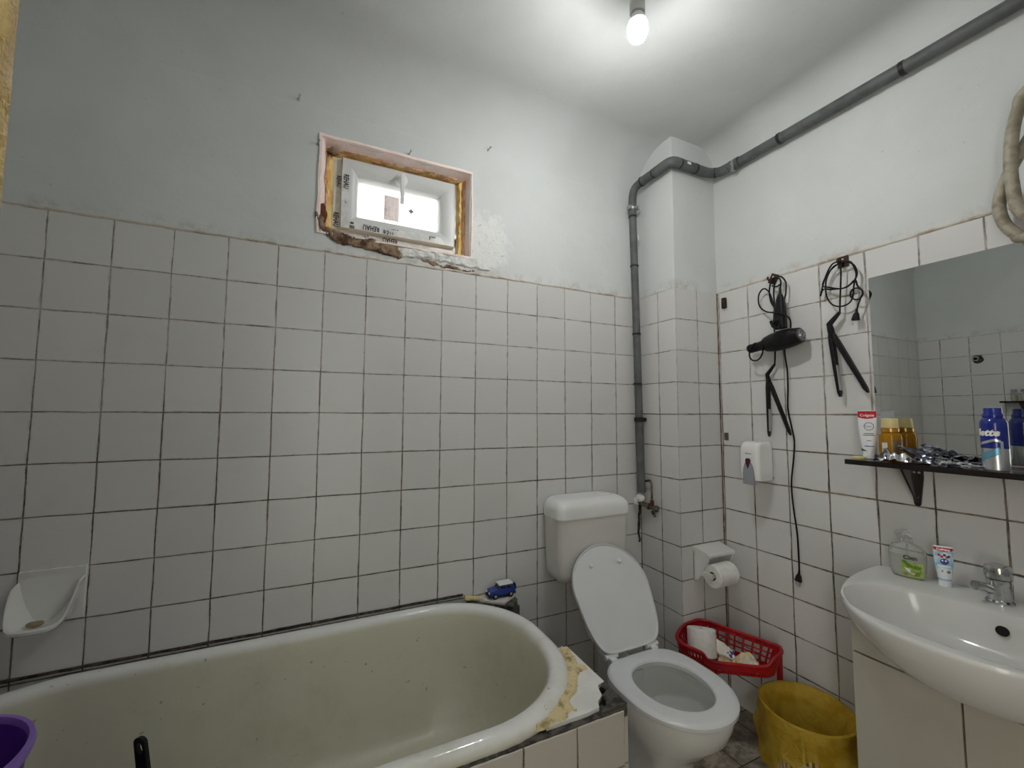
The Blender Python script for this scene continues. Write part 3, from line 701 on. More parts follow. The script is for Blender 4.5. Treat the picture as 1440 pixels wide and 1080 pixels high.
# soap dish let into the wall tiles
sd = thing('soap_dish', 'white ceramic soap dish set into the wall tiles above the bathtub', 'soap dish', (.0765, 0, .74))
def dish(x0, x1, z0, z1):
    w = x1-x0; bm = nb(); n = 22
    box(bm, x0+.002, x1-.002, -.008, .004, z0+.002, z1-.002, bev=.003)
    cx_ = (x0+x1)/2; C = Vector((cx_-.004, -.040, z0+.016)); lip = []; D = .104
    for i in range(n+1):          # front lip, from right plate edge round to the left
        a = PI*i/n; c, s_ = math.cos(a), math.sin(a)
        lip.append(Vector((cx_+(abs(c)**.75)*(1 if c > 0 else -1)*w*.455, -.009-D*s_**.7 if s_ > 1e-6 else -.009, z0+.022+.100*abs(c)**7)))
    for i in range(1, n):         # back lip across the plate
        a = PI*i/n; lip.append(Vector((cx_-(abs(math.cos(a))**.75)*(1 if math.cos(a) > 0 else -1)*w*.455, -.0085, z0+.122+.010*math.sin(a))))
    ring = lambda f: [Vector((C.x+(p.x-C.x)*f, C.y+(p.y-C.y)*f, C.z+(p.z-C.z)*f**2.2)) for p in lip]
    outr = lambda dx, dz: [Vector((cx_+(p.x-cx_)*(1+dx), min(-.006, p.y*(1+dx)), p.z+dz)) for p in lip]
    under = [Vector((cx_+(p.x-cx_)*.82, max(p.y*.25, -.03), z0+.004+(p.z-z0-.02)*.6)) for p in lip]
    loft(bm, [under, outr(-.02, -.012), outr(.05, -.006), outr(.05, .001), outr(.0, .004), ring(.94), ring(.8), ring(.6), ring(.35), ring(.12)], True, False, True)
    return bm
obj('dish_body', dish(.001, .152, .743, .897), 'ceramic', sd)
bm = nb(); bmesh.ops.create_icosphere(bm, subdivisions=3, radius=1)
for v in bm.verts: v.co = Vector((.072+v.co.x*.018, -.070+v.co.y*.014, .7685+v.co.z*.006))
lump(bm, .002, 90); tag(obj('soap_remnant', bm, 'soapbit', org=(.072, -.070, .762)), 'small brownish leftover of soap in the white soap dish', 'soap')

# purple bucket and black handle in the tub
pb_ = thing('purple_bucket', 'round purple plastic bucket standing in the bathtub', 'bucket', (.06, -.42, .19))
bp = Vector((.040, -.452, 0))
bm = lathe(nb(), bp, [(.135, .205), (.142, .21), (.178, .635), (.175, .636), (.138, .215), (.0, .214)], n=48, cap0=True, cap1=False); obj('bucket_body', bm, 'purple', pb_)
bm = lathe(nb(), bp, [(.177, .625), (.186, .628), (.189, .640), (.186, .650), (.178, .650), (.175, .640), (.177, .625)], n=48, cap0=False, cap1=False); obj('bucket_rim', bm, 'purple_rim', pb_)
bh = thing('bath_brush', 'black plastic handle with a hanging hole standing in the bathtub', 'brush', (.40, -.27, .19))
T0 = at(197, 1036, 'y', -.21); B0 = Vector((.415, -.30, .235))
ax_ = (T0-B0).normalized(); sd_ = Vector((cr.x, cr.y, 0)).normalized(); nn = sd_.cross(ax_).normalized()
out = []; W = .0145; HL = (T0-B0).length
for i in range(17): a = PI*i/16; out.append((W*math.cos(a), HL-W+W*math.sin(a)))
out += [(-W*1.05, HL*.6), (-W*.8, 0), (W*.8, 0), (W*1.05, HL*.6)]
hole = ell(0, HL-.026, .0075, .013, 20)
bm = nb(); fn = lambda a, b, d: B0+sd_*a+ax_*b+nn*d
def ring_faces(bm, outer, inner, d0, d1):
    import bisect
    geo = []
    for d in (d0, d1):
        vo = [bm.verts.new(fn(a, b, d)) for a, b in outer]; vi = [bm.verts.new(fn(a, b, d)) for a, b in inner]
        eo = [bm.edges.new((vo[i], vo[(i+1) % len(vo)])) for i in range(len(vo))]; ei = [bm.edges.new((vi[i], vi[(i+1) % len(vi)])) for i in range(len(vi))]
        bmesh.ops.triangle_fill(bm, use_beauty=True, edges=eo+ei); geo.append((vo, vi))
    for k in (0, 1):
        a, b = geo[0][k], geo[1][k]
        for i in range(len(a)): j = (i+1) % len(a); bm.faces.new((a[i], a[j], b[j], b[i]))
ring_faces(bm, out, hole, -.006, .006); obj('handle', bm, 'black', bh)
bm = nb(); box(bm, B0.x-.035, B0.x+.035, B0.y-.03, B0.y+.03, .212, .238, bev=.006); obj('brush_head', bm, 'black', bh)

# toy car
tc = thing('toy_car', 'small blue toy off-road car with a white roof on the corner of the bathtub', 'toy car', (1.488, -.036, .580))
c0 = Vector((1.488, -.036, .580)); LX = .118
def carbox(bm, a, b, c, d, e, f, bev): box(bm, c0.x+a, c0.x+b, c0.y+c, c0.y+d, c0.z+e, c0.z+f, bev=bev, seg=2)
prof_ = [(-.056, .012), (-.058, .024), (-.052, .032), (-.028, .037), (-.020, .038), (-.012, .052), (.048, .052), (.053, .040), (.056, .034), (.057, .014), (.046, .010), (-.046, .010)]
bm = nb(); prism(bm, [(c0.x+a, c0.z+b) for a, b in prof_], 'y', c0.y-.022, c0.y+.022); bevel_all(bm, .003); body_ = obj('car_body', bm, 'car_blue', tc)
bm = nb(); carbox(bm, -.016, .048, -.021, .021, .050, .058, .003); obj('roof', bm, M('roof_white', (.86, .86, .86), .3), tc)
bm = nb(); carbox(bm, -.010, .012, -.0235, -.021, .039, .049, .001); carbox(bm, .016, .044, -.0235, -.021, .039, .049, .001)
prism(bm, [(c0.x-.0215, c0.z+.039), (c0.x-.0135, c0.z+.0505), (c0.x-.0125, c0.z+.050), (c0.x-.0200, c0.z+.038)], 'y', c0.y-.018, c0.y+.018); obj('windows', bm, 'glassdark', tc)
bm = nb(); carbox(bm, -.062, -.055, -.022, .022, .010, .020, .002); carbox(bm, .055, .061, -.022, .022, .010, .020, .002); carbox(bm, -.046, .046, -.0235, .0235, .009, .014, .001); obj('bumpers', bm, 'black', tc)
bm = lathe(nb(), c0+Vector((.057, 0, .032)), [(.013, 0), (.015, .002), (.015, .008), (.01, .010)], (1, 0, 0), n=18); obj('spare_wheel', bm, 'black', tc)
for sx in (-.034, .037):
    for sy in (-1, 1):
        w_ = obj('wheel', lathe(nb(), c0+Vector((sx, sy*.014, .0125)), [(.0105, 0), (.0125, .002), (.0125, .009), (.0105, .011)], (0, sy, 0), n=20), 'black', tc)
        obj('hub_cap', lathe(nb(), c0+Vector((sx, sy*.0245, .0125)), [(.0065, 0), (.005, .0015)], (0, sy, 0), n=16), 'steel', w_)
bm = nb()
for s_ in (-1, 1): cyl(bm, c0+Vector((-.0575, s_*.014, .026)), c0+Vector((-.0605, s_*.014, .026)), .004, n=12)
obj('headlights', bm, 'white_ink', tc)

# ============================================================ CISTERN + TOILET
ct = thing('toilet_cistern', 'white plastic toilet cistern mounted on the tiled wall behind the toilet', 'cistern', (1.893, -.08, .62))
X0, X1, Y0, Y1 = 1.704, 2.082, -.165, -.006
cxx, cyy, hxx, hyy = (X0+X1)/2, (Y0+Y1)/2, (X1-X0)/2, (Y1-Y0)/2
def crr(inset, z, r=.035, back=True, ext=0):
    pts = rrect(cxx, cyy, hxx-inset+ext, hyy-inset*.5+ext, r, z, 8)
    for p in pts: p.y = min(p.y + inset*.5, Y1)
    return pts
bm = nb(); loft(bm, [crr(.055, .618), crr(.034, .622), crr(.018, .636), crr(.010, .66), crr(.006, .72), crr(.001, .885), crr(.001, .902)]); obj('tank', bm, 'cistern', ct)
bm = nb(); loft(bm, [crr(-.003, .896), crr(-.004, .900), crr(-.004, .930), crr(.000, .948), crr(.010, .962), crr(.026, .971), crr(.05, .974)]); lid_ = obj('tank_lid', bm, 'plastic_w', ct)
bm = nb(); box(bm, 1.955, 2.03, -.105, -.055, .970, .979, bev=.004); obj('flush_button', bm, 'plastic_w', lid_)
bm = nb(); loft(bm, [rrect(X0-.0005, -.085, .002, .022, .002, z, 4) for z in (.868, .874, .892, .898)]); obj('side_cap', bm, 'cistern', ct)
bm = tube(nb(), [(1.89, -.10, .64), (1.89, -.10, .50), (1.89, -.105, .42), (1.89, -.14, .385), (1.89, -.2, .38)], .022, n=18); obj('flush_pipe', bm, 'plastic_w', ct)

tl = thing('toilet', 'white toilet with open lid standing between bathtub and corner', 'toilet', (1.888, -.5, 0))
tcx = 1.888
def egg(hw, yf, yb_, z, yc=-.585, n=48, pw=2., cx=tcx, bw=2.6):
    out = []
    for i in range(n):
        a = 2*PI*i/n; c, s = math.cos(a), math.sin(a)
        if s < 0: x, y = abs(c)**(2/pw)*(1 if c > 0 else -1)*hw, yc + (abs(s)**(2/pw))*(yf-yc)
        else: x, y = abs(c)**(2/bw)*(1 if c > 0 else -1)*hw, yc + (s**(2/bw))*(yb_-yc)
        out.append(Vector((cx+x, y, z)))
    return out
outer = [egg(.105, -.64, -.20, 0, bw=4), egg(.105, -.64, -.20, .03, bw=4), egg(.092, -.62, -.22, .07, bw=4), egg(.088, -.62, -.22, .16, bw=3.6), egg(.105, -.655, -.21, .22, bw=3.4), egg(.140, -.715, -.26, .28, bw=3.2), egg(.166, -.765, -.33, .33, bw=3.), egg(.176, -.780, -.36, .37, bw=3.), egg(.178, -.784, -.365, .395, bw=3.), egg(.174, -.780, -.37, .404, bw=3.)]
inner = [egg(.145, -.745, -.40, .404), egg(.136, -.735, -.41, .395), egg(.142, -.745, -.40, .375), egg(.146, -.745, -.40, .355), egg(.136, -.73, -.42, .30), egg(.118, -.70, -.44, .262), egg(.110, -.69, -.45, .258), egg(.075, -.64, -.47, .235), egg(.05, -.60, -.48, .205), egg(.02, -.56, -.52, .20)]
bm = nb(); loft(bm, outer+inner); obj('bowl', bm, 'ceramic', tl)
# seat ring
def ringloft(rings): 
    bm = nb(); loft(bm, rings+[rings[0]], True, False, False); bmesh.ops.remove_doubles(bm, verts=bm.verts, dist=1e-6); return bm
so = lambda d, z: egg(.186-d, -.797+d, -.392-d*.3, z, yc=-.60, bw=3.6)
si = lambda d, z: egg(.121+d, -.727-d, -.452+d, z, yc=-.585, bw=2.2)
bm = ringloft([so(.004, .410), so(0, .414), so(0, .424), so(.006, .430), so(.020, .433), si(.014, .433), si(.004, .430), si(0, .424), si(.002, .410)]); obj('seat', bm, 'seat', tl)
# lid, leaning back against the cistern
hy0, hz0 = -.388, .446; ty, tz = -.176, .780
ld = Vector((0, ty-hy0, tz-hz0)); LL = ld.length; ldn = ld.normalized(); lno = Vector((1, 0, 0)).cross(ldn).normalized()
def lid_ring(s_, d):
    pts = []; n = 56
    for i in range(n):
        a = 2*PI*i/n; c, s = math.cos(a), math.sin(a)
        c0_, hw = LL*.56, .186
        if s >= 0: x, y = c*hw, c0_+s*(LL-c0_)
        else:
            x = (abs(c)**(2/6.))*(1 if c > 0 else -1)*hw; y = c0_-(abs(s)**(2/6.))*c0_
            x *= 1-.20*((c0_-y)/c0_)**1.4
        pts.append(Vector((tcx, hy0, hz0))+Vector((1, 0, 0))*x*s_+ldn*((y-c0_)*s_+c0_)+lno*d)
    return pts
# lno points: check it faces the room (-y)
if lno.y > 0: lno = -lno
bm = nb(); loft(bm, [lid_ring(.93, .002), lid_ring(.965, .0035), lid_ring(.985, .009), lid_ring(1., .008), lid_ring(1.003, .0), lid_ring(.995, -.007), lid_ring(.95, -.012), lid_ring(.8, -.016)])
lid = obj('lid', bm, 'seat', tl)
for sx in (-.072, .078):
    p = Vector((tcx+sx, hy0, hz0))+ldn*(LL*.80)+lno*.002
    obj('buffer', lathe(nb(), p, [(.009, 0), (.009, .004), (.006, .010), (.003, .011)], lno, n=16), 'plastic_w', lid)
for sx in (-.10, .10):
    bm = nb(); cyl(bm, (tcx+sx-.028, hy0+.004, .440), (tcx+sx+.028, hy0+.004, .440), .0095); box(bm, tcx+sx-.014, tcx+sx+.014, hy0-.02, hy0+.016, .428, .441, bev=.004); cyl(bm, (tcx+sx, hy0+.006, .40), (tcx+sx, hy0+.006, .43), .01)
    obj('hinge', bm, 'plastic_w', tl)
bm = nb(); loft(bm, [egg(.076, -.640, -.470, .234), egg(.078, -.643, -.468, .2352)]); obj('water', bm, M('toilet_water', (.55, .58, .58), .03), tl)
bm = nb(); loft(bm, [rrect(tcx, -.31, .05, .10, .03, z, 6) for z in (.20, .375)]); obj('bowl_back', bm, 'ceramic', tl)

# ============================================================ TOILET PAPER HOLDER
hd = thing('toilet_paper_holder', 'white ceramic toilet paper holder with hood set in the chase tiles', 'toilet paper holder', (2.455, -.256, .58))
HX0, HX1, HZ0, HZ1, HY = 2.370, 2.540, .580, .738, -.256
bm = nb(); box(bm, HX0, HX1, HY-.010, HY+.002, HZ0, HZ1, bev=.004); obj('back_plate', bm, 'ceramic', hd)
bm = nb(); prism(bm, [(HY+.002, HZ1), (HY-.078, HZ1-.016), (HY-.090, HZ1-.024), (HY-.090, HZ1-.034), (HY-.076, HZ1-.032), (HY+.002, HZ1-.022)], 'x', HX0-.0006, HX1+.0006); bevel_all(bm, .0025); obj('hood', bm, 'ceramic', hd)
for a in (HX0, HX1-.012):
    bm = nb(); prism(bm, [(HY, HZ0+.002), (HY, HZ1-.004), (HY-.086, HZ1-.022), (HY-.080, HZ1-.055), (HY-.058, HZ1-.090), (HY-.045, HZ1-.118), (HY-.028, HZ0+.012)], 'x', a, a+.012); bevel_all(bm, .003); obj('side_cheek', bm, 'ceramic', hd)
rc = Vector((HX0+.013, HY-.092, HZ1-.112))
rl = thing('toilet_paper_roll', 'white toilet paper roll hanging in the ceramic holder on the chase', 'toilet roll', tuple(rc), 'toilet rolls')
def roll(par, c, ax, r=.052, ln=.10, ri=.019):
    bm = nb(); lathe(bm, c, [(ri, .001), (r-.003, 0), (r, .003), (r, ln-.003), (r-.003, ln), (ri, ln-.001), (ri, .001)], ax, n=40, cap0=False, cap1=False); bmesh.ops.remove_doubles(bm, verts=bm.verts, dist=1e-6)
    for v in bm.verts:
        q = v.co-Vector(c); a = Vector(ax).normalized(); rad = q-a*q.dot(a)
        if rad.length > r*.8: v.co += rad.normalized()*.0012*noise.noise(v.co*50)
    o = obj('paper', bm, 'paper', par)
    bm = nb(); lathe(bm, c, [(ri-.0005, .0005), (ri-.0005, ln-.0005), (ri-.002, ln-.0005), (ri-.002, .0005), (ri-.0005, .0005)], ax, n=28, cap0=False, cap1=False); obj('core', bm, 'card', par); return o
roll(rl, rc, (1, 0, 0), .050, .118)
bm = cyl(nb(), (HX0+.008, rc.y, rc.z+.0), (HX1-.008, rc.y, rc.z+.0), .0085, n=16); bmesh.ops.translate(bm, verts=bm.verts, vec=(0, 0, .0)); obj('roller', bm, 'plastic_w', hd)
for a in (HX0+.002, HX1-.012): obj('roller_arm', box(nb(), a, a+.010, rc.y-.010, HY-.03, rc.z-.012, rc.z+.012, bev=.003), 'ceramic', hd)

# ============================================================ SOAP DISPENSER
dp = thing('soap_dispenser', 'white wall soap dispenser with a grey window and dark red drop', 'soap dispenser', (R, -.475, 1.05))
DX = R-.108; DY0, DY1, DZ0, DZ1 = -.520, -.428, 1.056, 1.230
def drr(z, fx, hw, r=.018):
    xm = (fx+R-.001)/2; return rrect(xm, (DY0+DY1)/2, (R-.001-fx)/2, hw, r, z, 6)
bm = nb(); hw = (DY1-DY0)/2
loft(bm, [drr(1.062, DX+.008, hw-.004), drr(1.067, DX+.003, hw-.001), drr(1.10, DX, hw), drr(1.19, DX, hw), drr(1.212, DX+.004, hw-.001), drr(1.224, DX+.014, hw-.005), drr(1.230, DX+.03, hw-.012)])
for v in bm.verts:
    if v.co.x > R-.03 and v.co.z < 1.07: v.co.z += .0
obj('housing', bm, 'plastic_w', dp)
yc_ = (DY0+DY1)/2
def arch(w, z0, z1, n=18): return [(yc_-w, z0)]+[(yc_-w*math.cos(PI*i/n), z0+.35*(z1-z0)+(z1-z0)*.65*math.sin(PI*i/n)) for i in range(n+1)]+[(yc_+w, z0)]
bm = nb(); prism(bm, arch(.0255, 1.046, 1.148), 'x', DX-.004, DX+.012); bevel_all(bm, .003); obj('push_lever', bm, 'arch', dp)
dr_ = [(yc_-.0, 1.126-.014), (yc_+.010, 1.126+.012), (yc_+.011, 1.150), (yc_+.006, 1.158), (yc_-.006, 1.158), (yc_-.011, 1.150), (yc_-.010, 1.138)]
bm = nb(); prism(bm, dr_, 'x', DX-.0065, DX+.002); bevel_all(bm, .0015); obj('drop_window', bm, 'burgundy', dp)
obj('lettering', text_bm('MERIDA', .0085, plane_fn((DX-.0006, yc_, 1.178), (0, -1, 0), (0, 0, 1)), bold=.0002), 'inkgrey', dp, flat=True)
cyl(bm := nb(), (R-.012, DY0-.001, 1.072), (R-.012, DY0+.002, 1.072), .003); obj('lock', bm, 'inkgrey', dp)

# ============================================================ WALL HOOKS, DRYER, STRAIGHTENERS
def hook(px, py, lab, tilt=0.):
    p = rw(px, py, .001); t = thing('wall_hook', lab, 'hook', tuple(p))
    bm = nb(); box(bm, -.003, 0, -.019, .019, -.020, .024, bev=.001)
    merge(b2 := nb(), bm, Matrix.Translation(p) @ Matrix.Rotation(tilt, 4, 'X')); obj('plate', b2, 'rust', t)
    bm = tube(nb(), [p+Vector((-.002, 0, .0)), p+Vector((-.014, 0, -.006)), p+Vector((-.030, 0, -.012)), p+Vector((-.040, 0, -.004)), p+Vector((-.041, 0, .006))], .0035, n=8); obj('prong', bm, 'rust', t)
    bm = cyl(nb(), p+Vector((-.003, 0, .012)), p+Vector((-.005, 0, .012)), .0035, n=10); obj('screw', bm, 'steel', t)
    return p
h1 = hook(1088, 393, 'rusty metal hook holding the hair dryer cord', .5)
h2 = hook(1186, 369, 'rusty metal hook holding the larger hair straightener', 0)
p = rw(1019, 426, .004)
bm = nb(); box(bm, p.x-.012, R+.001, p.y-.010, p.y+.010, p.z-.028, p.z+.024, bev=.003); lump(bm, .003, 70); tag(obj('rusty_bracket', bm, 'rust', org=tuple(p)), 'rusty bracket stub at the top of the tiles beside the chase', 'bracket')

def plug(par, p, d, side):
    d = Vector(d).normalized(); side = Vector(side).normalized(); nrm = d.cross(side)
    bm = nb(); flatbar(bm, [p, p+d*.012, p+d*.020, p+d*.040, p+d*.044], [.007, .008, .018, .026, .024], [.007, .008, .011, .013, .012], nrm); o = obj('power_plug', bm, 'black', par)
    bm = nb()
    for s in (-1, 1): cyl(bm, p+d*.043+side*s*.0085, p+d*.060+side*s*.0085, .002, n=8)
    obj('plug_pins', bm, 'steel', o)

dry = thing('hair_dryer', 'black hair dryer with coiled cord hanging from the left rusty hook', 'hair dryer', tuple(rw(1090, 440, .03)))
A0, A1 = rw(1054, 491, .048), rw(1126, 471, .058)
ax = (A1-A0); LN = ax.length; ax.normalize()
upv = Vector((0, 0, 1)); upv = (upv-ax*upv.dot(ax)).normalized(); sv = ax.cross(upv)
bm = nb(); rings = []
for t, a, b in ((0, .017, .020), (.02, .020, .022), (.18, .020, .023), (.30, .022, .026), (.36, .033, .031), (.50, .040, .038), (.70, .041, .040), (.86, .038, .038), (.95, .034, .034), (1.0, .031, .031)):
    rings.append([A0+ax*LN*t+upv*a*math.sin(2*PI*i/28)+sv*b*math.cos(2*PI*i/28) for i in range(28)])
loft(bm, rings); obj('barrel', bm, 'black', dry)
bm = nb(); lathe(bm, A1, [(.0275, 0), (.0275, .003), (.023, .006)], ax, n=28); g_ = obj('rear_grille', bm, 'grey_grille', dry)
bm = nb()
for rr_ in (.008, .015, .022):
    tube(bm, [A1+ax*.0062+upv*rr_*math.sin(a)+sv*rr_*math.cos(a) for a in [2*PI*i/18 for i in range(18)]], .0012, n=6, smooth=False, closed=True)
obj('grille_rings', bm, 'steel', g_)
bm = nb()
for k in range(9):
    a = -.6+k*.22; tube(bm, [A0+ax*LN*t+(upv*math.sin(a)+sv*math.cos(a)*(-1 if sv.x > 0 else 1))*(.0405 if t < .8 else .0385) for t in (.62, .74, .86)], .0015, n=6, k=3)
obj('vent_ribs', bm, 'black', dry)
H0, H1 = rw(1098, 462, .052), rw(1097, 414, .045)
bm = nb(); hs = (H1-H0); flatbar(bm, [H0, H0+hs*.3, H0+hs*.6, H0+hs*.85, H0+hs], [.046, .044, .040, .030, .016], [.036, .034, .030, .024, .014], (1, 0, 0)); obj('grip', bm, 'black', dry)
cyl(bm := nb(), rw(1097, 415, .045), rw(1097, 406, .043), .007, .0035); obj('strain_relief', bm, 'black', dry)
cr_ = .0032
def cord(par, pts, r=cr_, name='cord'):
    return obj(name, tube(nb(), [rw(*p) for p in pts], r, n=8, k=8), 'cord', par)
cord(dry, [(1097, 407, .043), (1098, 396, .045), (1094, 391, .04), (1086, 393, .04), (1082, 408, .04), (1084, 424, .035), (1090, 436, .04), (1089, 450, .05)])
cord(dry, [(1089, 392, .035), (1098, 389, .036), (1105, 397, .032), (1105, 412, .03), (1102, 425, .03), (1098, 450, .02)])
cord(dry, [(1090, 393, .038), (1088, 410, .035), (1089, 430, .045), (1088, 452, .06)])
cord(dry, [(1086, 402, .03), (1092, 403, .032), (1098, 399, .03)])
cord(dry, [(1088, 430, .03), (1082, 412, .03), (1074, 406, .03), (1067, 415, .028), (1068, 430, .028), (1077, 438, .03), (1090, 440, .065), (1103, 442, .075), (1111, 450, .07), (1112, 461, .06)])
cord(dry, [(1062, 482, .075), (1054, 495, .07), (1056, 505, .06), (1064, 507, .06), (1071, 500, .065), (1074, 485, .085)])
bm = nb(); tube(bm, [rw(1084, 452, .08), rw(1087, 458, .085), rw(1093, 462, .085), rw(1096, 456, .08)], .006, n=8); tube(bm, [rw(1086, 460, .08), rw(1091, 452, .085), rw(1095, 450, .08)], .005, n=8); obj('cord_tie', bm, 'cord', dry)
cord(dry, [(1103, 480, .05), (1104, 500, .03), (1107, 520, .02), (1108, 545, .012), (1108, 575, .008), (1113, 600, .008), (1117, 620, .008), (1116, 645, .010), (1113, 680, .008), (1116, 715, .007), (1121, 750, .007), (1123, 780, .008), (1124, 803, .012)], .0032, 'hanging_cord')
plug(dry, rw(1124, 803, .012), rw(1122, 822, .012)-rw(1124, 803, .012), Vector((0, 1, 0)))

def straightener(lab, pts, cordpts, w=.022, dep=.028, t0=None, plates=True):
    """pts: top, bend, hinge, tip A, tip B (pixels + stand-off)"""
    P = [rw(*p) for p in pts]
    t = thing('hair_straightener', lab, 'hair straightener', tuple(P[2]), 'hair straighteners')
    top, bend, hin, ta, tb = P
    bm = nb(); flatbar(bm, [top, top.lerp(bend, .5), bend, bend.lerp(hin, .6), hin], [w*.5, w*.75, w*.95, w, w*.9], [dep*.4, dep*.6, dep*.7, dep*.8, dep*.8], (1, 0, 0)); obj('handle_neck', bm, 'black', t)
    for k, tip in enumerate((ta, tb)):
        s = hin + Vector((0, .004 if k == 0 else -.004, 0))
        bm = nb(); flatbar(bm, [s, s.lerp(tip, .12), s.lerp(tip, .5), s.lerp(tip, .93), tip], [w*.8, w*.85, w*.75, w*.6, w*.25], [dep*.7, dep*.9, dep*.9, dep*.8, dep*.5], (1, 0, 0)); a_ = obj('arm', bm, 'black', t)
        if plates:
            d_ = (tip-s).normalized(); sd2 = d_.cross(Vector((1, 0, 0))).normalized(); sg = 1 if sd2.y < 0 else -1
            sg = sg if k == 0 else -sg
            o2 = sd2*sg*w*.36
            bm = nb(); flatbar(bm, [s.lerp(tip, .5)+o2, s.lerp(tip, .7)+o2*.92, s.lerp(tip, .9)+o2*.85], [.004]*3, [dep*.75]*3, (1, 0, 0)); obj('heating_plate', bm, 'silverplate', a_)
    cyl(bm := nb(), hin-Vector((dep*.52, 0, 0)), hin+Vector((dep*.52, 0, 0)), w*.32); obj('hinge_pin', bm, 'black', t)
    for c in cordpts: cord(t, c, .0030)
    return t
s1 = straightener('smaller black hair straightener hanging open below the hair dryer', [(1089.5, 512, .022), (1079, 527, .022), (1081, 537, .022), (1082, 614, .022), (1112, 612, .022)], [[(1088, 452, .02), (1090, 480, .02), (1090, 500, .02), (1089.5, 513, .022)]], .0155, .022)
s2 = straightener('larger black hair straightener hanging open from the right rusty hook', [(1181, 439, .03), (1166.5, 456, .03), (1170, 471, .03), (1182, 558, .03), (1221, 552, .03)], [
    [(1181, 440, .03), (1181.5, 420, .03), (1182.5, 390, .035), (1183, 372, .036), (1190, 368, .036), (1200, 372, .035), (1205, 382, .03), (1203, 392, .03), (1194, 401, .03), (1182, 406, .035), (1165, 404, .03), (1157, 402, .03), (1160, 392, .03), (1170, 378, .03), (1182, 369, .035)],
    [(1186, 369, .038), (1172, 375, .033), (1163, 390, .03), (1161, 405, .03), (1163, 418, .03), (1170, 428, .03), (1181, 431, .03), (1193, 427, .03), (1199, 418, .03), (1201, 400, .03), (1204, 385, .03), (1198, 370, .035), (1190, 367, .036)],
    [(1184, 367, .034), (1170, 372, .03), (1160, 392, .028), (1154, 416, .026), (1158, 407, .028), (1170, 407, .03), (1190, 404, .035), (1202, 394, .033), (1206, 402, .03), (1212, 408, .03), (1213, 414, .03), (1209, 420, .032), (1202, 421, .033), (1196, 416, .034), (1198, 408, .034), (1206, 405, .034), (1213, 410, .034), (1210, 420, .033), (1207, 428, .032), (1205, 436, .03)]], .0205, .026)
plug(s2, rw(1205, 434, .03), rw(1203, 452, .03)-rw(1205, 434, .03), Vector((0, 1, 0)))

# ============================================================ MIRROR + SHELF
MZ0, MZ1, MY0, MY1 = 1.205, 1.853, -1.66, -.902
mi = thing('wall_mirror', 'large frameless rectangular mirror on the tiled wall above the shelf', 'mirror', (R, -1.28, MZ0))
obj('mirror_glass', box(nb(), R-.0055, R-.001, MY0, MY1, MZ0, MZ1), 'mirror', mi, flat=True)
obj('mirror_backing', box(nb(), R-.0012, R-.0002, MY0+.001, MY1-.001, MZ0+.001, MZ1-.001), 'ink', mi)
sh = thing('wall_shelf', 'narrow dark brown shelf on a bracket under the mirror', 'shelf', (R, -1.25, 1.18))
SZ = 1.196
obj('board', box(nb(), 2.425, R-.001, -1.66, -.872, 1.179, SZ, bev=.0012), 'shelf', sh)
for yy in (-1.004, -1.53):
    bm = nb(); box(bm, R-.004, R-.001, yy-.019, yy+.019, 1.135, 1.179)
    prism(bm, [(yy-.019, 1.14), (yy+.019, 1.14), (yy+.0085, 1.052), (yy+.004, 1.046), (yy-.004, 1.046), (yy-.0085, 1.052)], 'x', R-.006, R-.0005)
    loft(bm, [[Vector((R-.115, yy-.018, 1.179)), Vector((R-.115, yy+.018, 1.179)), Vector((R-.115, yy+.018, 1.175)), Vector((R-.115, yy-.018, 1.175))], [Vector((R-.002, yy-.018, 1.179)), Vector((R-.002, yy+.018, 1.179)), Vector((R-.002, yy+.018, 1.175)), Vector((R-.002, yy-.018, 1.175))]])
    prism(bm, [(R-.105, 1.177), (R-.002, 1.177), (R-.002, 1.06), (R-.012, 1.06)], 'y', yy-.003, yy+.003)
    br = obj('bracket', bm, 'shelf', sh)
    bm = nb()
    for dy, zz in ((-.009, 1.158), (.009, 1.158), (0, 1.075)): obj('screw', cyl(nb(), (R-.009, yy+dy, zz), (R-.005, yy+dy, zz), .0035, n=10), 'steel', br)

def squeeze_tube(t, base, h, w, up=(0, 0, 1), side=(0, -1, 0), capr=.017, caph=.020, body='tube_w', caps='tube_w'):
    """standing on its cap, crimped end up; side = width direction"""
    s = Vector(side).normalized(); u = Vector(up).normalized(); n_ = s.cross(u)
    b = Vector(base); rings = []
    for k in range(12):
        f = k/11; hw_ = capr*.95+(w/2-capr*.95)*min(1, f*1.6)**.7; dp_ = capr*.9*(1-f)**.55+.0012
        rings.append([b+u*(caph+f*(h-caph))+s*hw_*math.cos(2*PI*i/28)*(1.0)+n_*dp_*math.sin(2*PI*i/28) for i in range(28)])
    o = obj('tube_body', loft(nb(), rings), body, t)
    obj('cap', lathe(nb(), b, [(capr*1.02, 0), (capr*1.05, .002), (capr*.98, caph)], u, n=28), caps, t)
    def fn(a, f, off=.0006):     # a: across in metres, f: 0..1 up the body
        hw_ = capr*.95+(w/2-capr*.95)*min(1, max(0, f)*1.6)**.7; dp_ = capr*.9*(1-min(1, max(0, f)))**.55+.0012
        c = max(-1, min(1, a/hw_)); return b+u*(caph+f*(h-caph))+s*a+n_*(dp_*math.sqrt(max(0, 1-c*c))+off)
    return o, fn
def patch(fn, a0, a1, f0, f1, top=None, bot=None, na=16, nf=6, off=.0006):
    bm = nb(); rows = []
    for j in range(nf+1):
        row = []
        for i in range(na+1):
            x = a0+(a1-a0)*i/na; tt = (i/na-.5)*2
            lo = f0+(bot(tt) if bot else 0); hi = f1+(top(tt) if top else 0)
            row.append(fn(x, lo+(hi-lo)*j/nf, off))
        rows.append(row)
    return loft(bm, rows, False, False, False)
